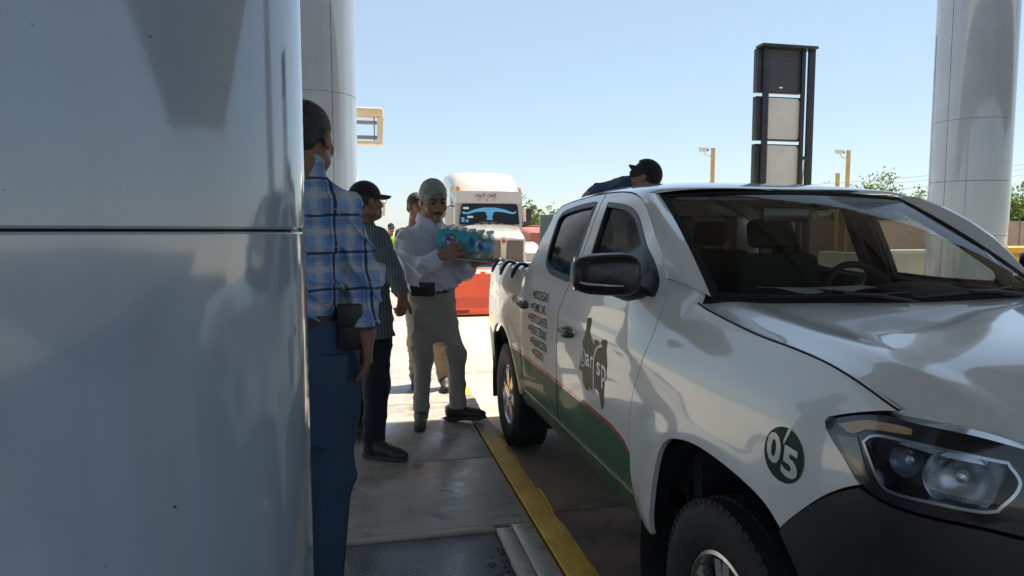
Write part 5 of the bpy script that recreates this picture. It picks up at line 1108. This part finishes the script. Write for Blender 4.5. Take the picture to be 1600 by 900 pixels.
KHA = cloth('khaki_cloth', (.36, .325, .295)); J = SDF(); J.stack([(.80, .528, 5.06, .13, .09), (.92, .515, 5.075, .166, .125), (1.0, .508, 5.085, .172, .138), (1.08, .508, 5.085, .178, .148), (1.20, .508, 5.085, .170, .150)], R(12), .04)
legs(J, (.437, 5.075, 1.03), (.442, 4.995, .70), (.424, 4.985, .30), (.092, .070, .057)); legs(J, (.592, 5.10, 1.03), (.690, 5.03, .70), (.696, 5.0, .31), (.092, .070, .057))
tr_ = sdf_obj('trousers', J, .0055, KHA, A, root, folds(28, .010, [((.5, .1, 1), .24, 1), ((1, .2, .2), .26, .8)]), [((0, 0, .305), (0, 0, -1))])
hm = SDF(); hm.cone((.426, 4.985, .30), (.426, 4.985, .335), .057, .058, .01); sdf_obj('hem', hm, .0055, KHA, tr_, root, folds(29, .006, [((.2, .1, 1), .05, 1)]), [((0, 0, .262), (0, 0, -1))])
bl = MB().lathe([(1, -.019), (1.015, -.019), (1.015, .019), (1, .019)], 48); ca, sa = math.cos(R(15)), math.sin(R(15)); bl.v = [(.508 + v[0] * .176 * ca - v[1] * .155 * sa - root[0], 5.085 + v[0] * .176 * sa + v[1] * .155 * ca - root[1], 1.185 + v[2] - root[2]) for v in bl.v]; bl.build('belt', LEA, A)
po = thing('phone_pouch', 'black phone pouch worn sideways on the belt of the white shirt person', 'pouch', (.438, 4.905, 1.152), R(-16)); MB().box((-.088, -.02, 0), (.085, .03, .098), bev=.012).build('case', LEA, po); MB().box((-.089, -.027, .045), (.086, -.017, .1), bev=.006).build('flap', LEA, po)
shoe_obj((.435, 5.06, .2), (.392, 4.80, .2), (.425, 5.0, .285), A, root, SHT, SOLE); shoe_obj((.615, 5.045, .2), (.885, 4.94, .222), (.695, 5.0, .31), A, root, SHB, SOLE)
# ---- the pack of water
root = (.735, 4.845, 1.425); W = thing('water_pack', 'shrink wrapped pack of small water bottles held by the white shirt person', 'water pack', root, R(-22)); W.rotation_euler = (R(2), R(7), R(-22))
t = NT('bottle_plastic'); tr1 = t.n('BsdfTransparent'); tr1.inputs[0].default_value = (.80, .90, .95, 1); M_pet = m_glass('bottle_pet', (.88, .95, .98), 1.4, .62); M_lab = mat('bottle_label', (.03, .36, .66), .35, var=.4, scale=30); M_lab2 = mat('bottle_label_white', (.45, .55, .70), .35, var=.4, scale=60); M_cap = mat('bottle_cap', (.72, .76, .80), .4)
b0 = MB().lathe([(0, .002), (.026, .002), (.031, .008), (.031, .05), (.0295, .055), (.031, .06), (.031, .125), (.030, .14), (.022, .168), (.0135, .180), (.0135, .19)], 14); l0 = MB().lathe([(.0316, .062), (.0318, .066), (.0318, .132), (.0316, .136)], 14); c0 = MB().lathe([(.0145, .186), (.0150, .19), (.0150, .204), (.0135, .207), (0, .207)], 12)
bo = None
for i in range(6):
    for j in range(3):
        if bo is None: bo = b0.build('bottle', M_pet, W); lb = l0.build('label', M_lab, bo); c0.build('cap', M_cap, bo); q = bo; lab2 = lb.data.copy(); lab2.materials[0] = M_lab2
        else: q = copy_tree(bo, W)
        q.location = (-.165 + .0645 * i, -.0645 + .0645 * j, .004); q.rotation_euler = (0, 0, i * 1.3 + j)
        if (i + j) % 3 == 1:
            for ch in q.children:
                if ch.name.startswith('label'): ch.data = lab2
t = NT('pack_film'); v = t.co(); x, y, z = t.sep(v); n = t.noise(v, 9, 4, .6); fz = t.math('ADD', z, t.math('MULTIPLY', t.math('SUBTRACT', n, .5), .09)); fx = t.math('ADD', x, t.math('MULTIPLY', t.math('SUBTRACT', n, .5), .05))
a1 = t.math('MULTIPLY', t.math('GREATER_THAN', fz, .065), t.math('LESS_THAN', fz, .185)); a1 = t.math('MULTIPLY', a1, t.math('LESS_THAN', fx, .09)); hole = t.math('SUBTRACT', 1., t.math('LESS_THAN', t.math('ADD', t.math('POWER', t.math('DIVIDE', t.math('ADD', x, .10), .055), 2), t.math('POWER', t.math('DIVIDE', t.math('SUBTRACT', z, .12), .045), 2)), 1.)); a1 = t.math('MULTIPLY', a1, hole)
trn = t.n('BsdfTransparent'); trn.inputs[0].default_value = (.98, .99, .99, 1); gls = t.n('BsdfGlossy'); gls.inputs['Roughness'].default_value = .12; mx = t.n('MixShader'); mx.inputs[0].default_value = .05; t.l(trn.outputs[0], mx.inputs[1]); t.l(gls.outputs[0], mx.inputs[2]); t.set(Base_Color=(.035, .50, .62), Roughness=.25); m2 = t.n('MixShader'); t.l(t.math('MULTIPLY', a1, .85), m2.inputs[0]); t.l(mx.outputs[0], m2.inputs[1]); t.l(t.b.outputs[0], m2.inputs[2]); t.l(m2.outputs[0], t.out.inputs[0]); t.bump(t.noise(v, 35, 4, .7, .6), .6, .01)
fm = MB(); rows = []
for zz, ins in ((.0, .006), (.01, 0), (.10, .0), (.14, .001), (.17, .010), (.19, .022), (.203, .03)):
    row = []
    for q in np.linspace(0, 1, 81)[:-1]:
        pr = q * 4; e = int(pr); f = pr - e; hx, hy = .199 - ins, .100 - ins; k = 6 if e % 2 == 0 else 3; scl = .004 * abs(math.sin(f * k * math.pi)) * (1 - .5 * (zz > .15))
        p = [(-hx + 2 * hx * f, -hy - scl + .004), (hx + scl - .004, -hy + 2 * hy * f), (hx - 2 * hx * f, hy + scl - .004), (-hx - scl + .004, hy - 2 * hy * f)][e]; row.append((p[0], p[1], zz))
    row.append(row[0]); rows.append(row)
fm.grid(rows, flip=False).build('film', t.m, W, ang=60, fix=True); MB().box((-.197, -.098, -.006), (.197, .098, .002), bev=.002).build('tray', mat('tray_card', (.55, .45, .32), .8), W)
# blue brand blobs printed on the film
for x, z, rx, rz in ((-.10, .122, .030, .016), (.055, .125, .020, .028), (.118, .10, .018, .020)):
    MB().add([(x + rx * math.cos(q), -.1012, z + rz * math.sin(q) + .006 * math.cos(3 * q)) for q in np.linspace(0, 6.283, 21)[:-1]], [tuple(range(20))]).build('print', mat('print_blue', (.02, .06, .40), .4), W, smooth=False)

# ================= man behind him
root = (.56, 6.33, .2); A = thing('person', 'person in dark olive shirt and tan trousers hidden behind the white shirt', 'person', root)
B = SDF(); hc = (.528, 6.42, 1.848); T, M = head(B, hc, R(150), 0, 0, 1.); B.cone(T(0, -.02, -.06), (.51, 6.45, 1.64), .056, .066, .03); RS, RE, RW = (.405, 6.50, 1.565), (.375, 6.47, 1.275), (.385, 6.33, 1.08); LS, LE, LW = (.69, 6.40, 1.555), (.75, 6.40, 1.28), (.72, 6.30, 1.05)
B.stack([(1.0, .53, 6.42, .11, .09), (1.58, .52, 6.45, .12, .08)], R(-10), .03); B.chain([(.44, 6.47, 1.53), RS, RE, RW], [.05, .046, .042, .029], .03); B.chain([(.6, 6.43, 1.53), LS, LE, LW], [.05, .046, .04, .029], .03); hand(B, RW, (0, -.2, -1), (1, 0, 0), (0, -1, 0), (.3,) * 4); hand(B, LW, (0, -.2, -1), (-1, 0, 0), (0, -1, 0), (.3,) * 4)
B.chain([(.5, 6.38, .95), (.507, 6.33, .6), (.50, 6.3, .25)], [.06, .05, .035], .04); B.chain([(.66, 6.30, .95), (.705, 6.15, .6), (.738, 6.12, .26)], [.06, .05, .035], .04); sdf_obj('body', B, .008, SK2, A, root); hair_obj(T, M, 1., A, root, HD, 9, h=.006)
S = SDF(); S.stack([(1.12, .545, 6.40, .155, .135), (1.3, .55, 6.42, .162, .14), (1.48, .55, 6.44, .168, .125), (1.57, .54, 6.45, .155, .1), (1.62, .515, 6.45, .12, .08), (1.66, .512, 6.45, .07, .065)], R(-12), .03); S.chain([(.46, 6.47, 1.54), RS, (.377, 6.475, 1.31)], [.085, .078, .066], .04); S.chain([(.6, 6.43, 1.54), LS, (.745, 6.40, 1.31)], [.085, .078, .066], .04); sdf_obj('shirt', S, .008, cloth('olive_cloth', (.035, .042, .030)), A, root, folds(33, .009, [((.3, .2, 1), .12, 1), ((1, -.4, .5), .14, .8)]))
TAN = cloth('tan_cloth', (.36, .27, .17)); J = SDF(); J.stack([(.78, .57, 6.33, .12, .09), (.95, .55, 6.37, .17, .135), (1.05, .545, 6.38, .175, .14), (1.14, .535, 6.40, .162, .13)], R(-12), .04); legs(J, (.495, 6.38, .98), (.507, 6.32, .60), (.50, 6.30, .27), (.1, .082, .068)); legs(J, (.635, 6.31, .98), (.705, 6.15, .60), (.738, 6.12, .27), (.1, .082, .068)); sdf_obj('trousers', J, .008, TAN, A, root, folds(38, .009, [((.2, .1, 1), .12, 1), ((.6, -.3, 1), .1, .7)]), [((0, 0, .255), (0, 0, -1))])
shoe_obj((.50, 6.36, .2), (.47, 6.09, .2), (.50, 6.30, .285), A, root, SHB, SOLE, h=.007); shoe_obj((.74, 6.18, .2), (.72, 5.92, .2), (.738, 6.12, .285), A, root, SHB, SOLE, h=.007)

# ================= man bending over in the pickup bed
root = (1.70, 5.12, .72); A = thing('person', 'person in navy shirt and backwards black cap bending over in the pickup bed', 'person', root)
B = SDF(); hc = (2.105, 4.90, 2.005); M0 = None; T, M = head(B, hc, R(115), R(50), R(0), 1.05); B.cone(T(0, -.02, -.05), (1.97, 5.0, 1.93), .056, .07, .03)
B.chain([(1.68, 5.12, 1.60), (1.80, 5.09, 1.82), (1.93, 5.02, 1.90)], [.12, .12, .10], .05); B.chain([(1.93, 4.90, 1.88), (2.02, 4.82, 1.62), (2.12, 4.76, 1.42)], [.05, .042, .03], .03); B.chain([(2.0, 5.14, 1.88), (2.10, 5.14, 1.62), (2.20, 5.06, 1.42)], [.05, .042, .03], .03)
hand(B, (2.12, 4.76, 1.42), (.3, -.1, -1), (1, 0, 0), (0, 1, 0), (.4,) * 4); hand(B, (2.20, 5.06, 1.42), (.3, -.1, -1), (1, 0, 0), (0, -1, 0), (.4,) * 4)
B.chain([(1.67, 5.02, 1.58), (1.72, 5.0, 1.15), (1.68, 5.0, .80)], [.07, .055, .04], .04); B.chain([(1.66, 5.22, 1.58), (1.70, 5.24, 1.15), (1.66, 5.26, .80)], [.07, .055, .04], .04); sdf_obj('body', B, .008, SK1, A, root); hair_obj(T, M, 1.05, A, root, HD, 12, h=.006); cap_obj(T, M, 1.08, A, root, CAPB, CAPV, back=True)
S = SDF(); S.cone((1.71, 5.06, 1.64), (1.83, 5.03, 1.80), .13, .13, .05); S.cone((1.71, 5.16, 1.64), (1.83, 5.13, 1.80), .13, .13, .05); S.cone((1.85, 5.07, 1.845), (1.99, 4.985, 1.92), .145, .115, .05); S.chain([(1.91, 4.93, 1.89), (1.95, 4.88, 1.86), (2.0, 4.83, 1.70)], [.09, .075, .06], .04); S.chain([(1.95, 5.12, 1.89), (2.01, 5.14, 1.86), (2.07, 5.14, 1.70)], [.09, .075, .06], .04); S.cone((2.0, 4.975, 1.945), (2.03, 4.955, 1.962), .085, .075, .02); sdf_obj('shirt', S, .007, cloth('navy_shirt', (.030, .065, .125)), A, root, folds(43, .009, [((1, .2, .5), .12, 1), ((.3, 1, .3), .14, .8)]))
J = SDF(); J.cone((1.66, 5.06, 1.60), (1.66, 5.19, 1.60), .13, .13, .04); legs(J, (1.665, 5.04, 1.55), (1.72, 5.0, 1.15), (1.68, 5.0, .80), (.1, .08, .066)); legs(J, (1.66, 5.22, 1.55), (1.70, 5.24, 1.15), (1.66, 5.26, .80), (.1, .08, .066)); sdf_obj('trousers', J, .01, NAVY, A, root)
shoe_obj((1.62, 5.0, .722), (1.88, 4.98, .722), (1.68, 5.0, .81), A, root, SHB, SOLE, h=.008); shoe_obj((1.60, 5.26, .722), (1.86, 5.26, .722), (1.66, 5.26, .81), A, root, SHB, SOLE, h=.008)

# ================= distant worker in a lime vest
root = (.86, 19.2, -.02); A = thing('person', 'distant worker in lime safety vest and dark cap between the two men', 'person', root)
B = SDF(); hc = (.86, 19.2, 1.70); T, M = head(B, hc, R(170), 0, 0, 1.05); B.cone(T(0, -.02, -.06), (.86, 19.2, 1.46), .058, .066, .03); B.stack([(.9, .86, 19.2, .15, .11), (1.4, .86, 19.2, .18, .1), (1.47, .86, 19.2, .1, .08)], 0, .03)
for sg in (-1, 1): B.chain([(.86 + sg * .15, 19.2, 1.42), (.86 + sg * .23, 19.2, 1.38), (.86 + sg * .27, 19.17, 1.1), (.86 + sg * .24, 19.05, .9)], [.06, .055, .045, .03], .03); hand(B, (.86 + sg * .24, 19.05, .9), (0, -.2, -1), (-sg, 0, 0), (0, -1, 0), (.3,) * 4); B.chain([(.86 + sg * .09, 19.2, .9), (.86 + sg * .1, 19.2, .5), (.86 + sg * .11, 19.2, .08)], [.08, .06, .04], .04)
sdf_obj('body', B, .012, SK2, A, root); cap_obj(T, M, 1.05, A, root, CAPB, CAPV, h=.008)
t = NT('vest_lime'); v = t.co(); x, y, z = t.sep(v); ln = t.math('MULTIPLY', t.math('GREATER_THAN', z, 1.10), t.math('LESS_THAN', z, 1.16)); t.set(Base_Color=t.mix(ln, (.42, .72, .02), (.55, .56, .55)), Roughness=.6)
S = SDF(); S.stack([(.92, .86, 19.2, .185, .14), (1.2, .86, 19.2, .19, .14), (1.40, .86, 19.2, .195, .12), (1.48, .86, 19.2, .12, .085)], 0, .03); sdf_obj('vest', S, .012, t.m, A, root)
J = SDF(); J.stack([(.85, .86, 19.2, .175, .13), (.98, .86, 19.2, .17, .13)], 0, .03)
for sg in (-1, 1): legs(J, (.86 + sg * .085, 19.2, .88), (.86 + sg * .1, 19.2, .48), (.86 + sg * .11, 19.2, .08), (.1, .08, .065))
sdf_obj('trousers', J, .014, NAVY, A, root); g = MB().box((-.07, .098, -.008), (.07, .118, .022), bev=.006); g.v = [tuple(T(*p)) for p in g.v]; rel(g, root).build('sunglasses', M_gloss, A)
for sg in (-1, 1): shoe_obj((.86 + sg * .11, 19.25, -.02), (.86 + sg * .12, 18.98, -.02), (.86 + sg * .11, 19.2, .07), A, root, SHB, SOLE, h=.01)
# ------------------------------------------------------------------ white road tractor in the distance
M_wt = mat('tractor_white', (.52, .485, .42), .28, coat=.8, var=.05, scale=1.5); M_gr = mat('tractor_grille', (.17, .135, .11), .5, .3, var=.25, scale=30); M_dk = mat('tractor_dark', (.03, .03, .033), .5); M_wsc = mat('tractor_glass', (.008, .011, .024), .12, var=.2, scale=2, spec=.2); M_bull = mat('decal_blue', (.10, .40, .68), .4); M_lamp = mat('lamp_orange', (.75, .22, .03), .3, coat=.5)
tk = thing('road_tractor', 'white long nose road tractor facing us with a blue bull head on its windscreen', 'truck', (4.41, 23.5, -.02))
def loft_y(secs, n=6):
    """secs: list of (y, [(x, z)...]) closed half profiles mirrored in x; smooth along y"""
    rows = []
    for y, pr in secs:
        P = resample(catmull(pr, 6), 26); full = np.r_[np.c_[-P[::-1, 0], P[::-1, 1]][:-1], P]; rows.append([(x, y, z) for x, z in full])
    rows = np.array(rows); return np.array([catmull([r[i] for r in rows], n) for i in range(rows.shape[1])])
# sleeper fairing with rounded shoulders
fa = loft_y([(.10, [(0, 2.66), (.9, 2.66), (1.16, 2.62), (1.18, 2.55)]), (.30, [(0, 2.98), (.85, 2.96), (1.12, 2.86), (1.2, 2.6)]), (.85, [(0, 3.52), (.80, 3.50), (1.12, 3.36), (1.24, 2.9)]), (1.5, [(0, 3.78), (.85, 3.76), (1.16, 3.62), (1.27, 3.1)]), (2.8, [(0, 3.83), (.88, 3.82), (1.19, 3.70), (1.28, 3.2)])])
MB().grid(fa).build('roof_fairing', M_wt, tk, fix=True)
cb = MB().prism([(.10, .9), (.10, 1.80), (.16, 2.62), (2.8, 2.62), (2.8, .9)], 'X', -1.18, 1.18); cb.box((-1.26, .8, .9), (1.26, 2.8, 3.25), bev=.06); cb.build('cab', M_wt, tk, smooth=False, fix=True)
MB().box((-1.0, .02, 2.60), (1.0, .3, 2.70), bev=.03).build('visor_seam', mat('seam_tan', (.30, .26, .16), .6), tk)
MB().add([(-1.17, -.02, 2.60), (1.17, -.02, 2.60), (1.14, .04, 3.02), (-1.14, .04, 3.02), (-1.17, .2, 2.60), (1.17, .2, 2.60), (1.14, .5, 3.02), (-1.14, .5, 3.02)], [(0, 1, 2, 3), (3, 2, 6, 7), (0, 4, 5, 1), (1, 5, 6, 2), (0, 3, 7, 4)]).build('header', M_wt, tk, smooth=False)
wsp = [(-1.06, 1.88), (1.06, 1.88), (.99, 2.50), (.93, 2.575), (-.93, 2.575), (-.99, 2.50)]
ws = MB().prism(wsp, 'Y', -.055, -.03).build('windscreen', M_wsc, tk, smooth=False, fix=True)
bull = [(-.93, 2.24), (-.98, 2.30), (-.90, 2.315), (-.80, 2.285), (-.5, 2.40), (-.2, 2.455), (0, 2.46), (.2, 2.455), (.5, 2.40), (.80, 2.30), (.88, 2.315), (.94, 2.35), (.92, 2.27), (.80, 2.235), (.5, 2.30), (.22, 2.325), (.14, 2.30), (.12, 2.22), (.08, 2.14), (.12, 2.06), (.06, 2.03), (-.06, 2.03), (-.12, 2.06), (-.08, 2.14), (-.12, 2.22), (-.14, 2.30), (-.22, 2.325), (-.5, 2.30), (-.78, 2.225)]
MB().prism(bull, 'Y', -.066, -.058).build('bull_emblem', M_bull, ws, smooth=False, fix=True)
for x, z, w_, h_, m in ((-.92, 2.40, .19, .07, M_pap), (-.78, 2.10, .20, .07, M_pap), (-.98, 1.96, .10, .16, M_bull), (-.84, 1.95, .10, .10, M_bull)): MB().box((x, -.064, z), (x + w_, -.057, z + h_)).build('sticker', m, ws, smooth=False)
def flat_text(body, x, y, z, h, w_, parent, m, name='lettering'):
    v, f = text_mesh(body, 1., 0.); lo, hi = v.min(0), v.max(0); v = (v - lo) / (hi - lo); MB().add([(x + (p[0] - .5) * w_, y, z + p[1] * h) for p in v], f).build(name, m, parent, smooth=False)
flat_text('MasT ORo', -.12, -.025, 2.80, .11, .72, tk, mat('ink_navy', (.03, .03, .08), .5)); flat_text('CAMILAREY', -.05, -.062, 1.905, .075, .62, ws, mat('ink_grey', (.35, .35, .33), .5))
for x in (-.35, -.1, .15): MB().box((x - .05, -.035, 2.69), (x + .05, -.021, 2.75)).build('marker_lamp', mat('marker_pink', (.6, .25, .2), .4), tk)
for x in (-.19, .19): MB().prism([(x - .06, 2.93), (x + .06, 2.93), (x, 2.85)], 'Y', -.03, -.02).build('crest', mat('crest_red', (.5, .06, .06), .4), tk, smooth=False, fix=True)
# hood and fenders
hd = loft_y([(-2.30, [(0, 1.42), (.45, 1.42), (.66, 1.36), (.70, .9)]), (-2.15, [(0, 1.56), (.5, 1.55), (.72, 1.46), (.78, .9)]), (-1.5, [(0, 1.72), (.55, 1.70), (.82, 1.56), (.90, .9)]), (-.7, [(0, 1.84), (.7, 1.80), (.98, 1.62), (1.06, .9)]), (.05, [(0, 1.90), (.9, 1.86), (1.12, 1.7), (1.17, .9)])])
MB().grid(hd).build('hood', M_wt, tk, fix=True); MB().box((-.70, -2.33, .55), (.70, -2.2, 1.41), bev=.03).build('grille_frame', M_wt, tk)
for x0, x1 in ((-.64, -.10), (.10, .64)):
    g = MB().box((x0, -2.355, .60), (x1, -2.335, 1.36), bev=.008).build('grille', M_gr, tk)
    for k in range(9): MB().box((x0 + .02, -2.372, .64 + k * .08), (x1 - .02, -2.357, .665 + k * .08)).build('grille_bar', M_gr, g, smooth=False)
MB().prism([(-.06, .6), (.06, .6), (.10, 1.36), (.06, 1.46), (-.06, 1.46), (-.10, 1.36)], 'Y', -2.40, -2.34).build('grille_spine', M_wt, tk, smooth=False, fix=True); e_ = MB().lathe([(0, 0), (.065, 0), (.07, .01)], 20, 'Y', (0, -2.412, 1.33)); e_.build('badge', mat('badge_red', (.45, .05, .05), .4), tk)
for sg in (-1, 1):
    MB().prism([(-2.2, .5), (-2.2, .95), (-1.9, 1.22), (-1.4, 1.30), (-.8, 1.15), (-.55, .6)], 'X', sg * .78, sg * 1.22).build('wheel_guard', M_wt, tk, smooth=False, fix=True)
    MB().box((sg * 1.0 - .16, -2.24, .88), (sg * 1.0 + .16, -2.19, 1.08), bev=.02).build('headlamp', M_clear, tk)
    w_ = MB().lathe([(.24, -.14), (.45, -.14), (.50, -.10), (.50, .10), (.45, .14), (.24, .14)], 32, 'X', (sg * 1.02, -1.35, .52)).build('wheel', M_rub, tk); MB().lathe([(0, sg * .10), (.2, sg * .12), (.25, sg * .14)], 24, 'X', (sg * 1.02, -1.35, .52)).build('rim', M_alloy, w_)
    mr_ = MB().box((sg * 1.44 - .10, .10, 1.85), (sg * 1.44 + .10, .24, 2.45), bev=.03).build('mirror', M_wt if sg < 0 else M_dk, tk); MB().tube([(sg * 1.18, .2, 2.50), (sg * 1.36, .16, 2.52), (sg * 1.44, .16, 2.44)], .022, 8).build('mirror_arm', M_dk, mr_); MB().tube([(sg * 1.18, .2, 1.86), (sg * 1.36, .16, 1.84), (sg * 1.44, .16, 1.88)], .022, 8).build('mirror_arm', M_dk, mr_)
    MB().lathe([(.075, 0), (.085, .03), (.085, .12), (.06, .17), (0, .18)], 16, org=(sg * 1.26, .95, 3.04) if sg > 0 else (-1.05, .30, 3.02)).build('beacon', M_lamp, tk); MB().tube([(sg * 1.16, .95, 2.98), (sg * 1.26, .95, 2.98), (sg * 1.26, .95, 3.04)], .014, 6).build('beacon_stalk', M_dk, tk) if sg > 0 else None
MB().box((-1.15, -2.5, .32), (1.15, -2.28, .62), bev=.05).build('bumper', M_chrome, tk)
for x in (-.45, -.15, .12, .38): MB().box((x - .09, -.10, 1.86), (x + .09, -.02, 1.915), bev=.015).build('roof_lamp', M_lamp, tk)
MB().box((-1.0, -2.6, .60), (1.0, -2.52, .66)).build('front_step', M_dk, tk)
# red truck beside it
rt_ = thing('red_truck', 'dull red truck with a pale exhaust stack beside the white road tractor', 'truck', (7.25, 27.0, -.02)); M_red = mat('truck_red', (.34, .10, .075), .5, var=.15, scale=2)
rh = loft_y([(-1.9, [(0, 1.62), (.6, 1.60), (.95, 1.5), (1.05, .7)]), (-1.0, [(0, 1.74), (.7, 1.72), (1.02, 1.6), (1.12, .7)]), (.1, [(0, 1.82), (.9, 1.80), (1.12, 1.7), (1.16, .7)])]); MB().grid(rh).build('hood', M_red, rt_, fix=True)
MB().box((-1.0, -1.98, .55), (1.0, -1.86, 1.60), bev=.03).build('front_panel', M_red, rt_); MB().box((-.6, -2.0, .75), (.6, -1.985, 1.45), bev=.005).build('grille', M_dk, rt_)
for sg in (-1, 1): MB().prism([(-1.8, .45), (-1.8, 1.0), (-1.4, 1.25), (-.9, 1.1), (-.6, .5)], 'X', sg * .95, sg * 1.28).build('wheel_guard', M_wt, rt_, smooth=False, fix=True); MB().lathe([(.24, -.14), (.45, -.14), (.5, -.10), (.5, .10), (.45, .14), (.24, .14)], 28, 'X', (sg * 1.1, -1.2, .5)).build('wheel', M_rub, rt_)
MB().box((-1.1, .9, 1.0), (1.1, 2.4, 1.9), bev=.05).build('cab_base', M_red, rt_); MB().lathe([(.30, 1.55), (.30, 2.65), (.28, 2.70), (.0, 2.70)], 24, org=(-.55, 1.9, 0)).build('exhaust_stack', mat('stack_tan', (.50, .40, .31), .5), rt_)
for k in range(3): MB().box((-1.0 + k * .2, .70, 1.86), (-.86 + k * .2, .84, 2.05), bev=.01).build('intake', M_dk, rt_)
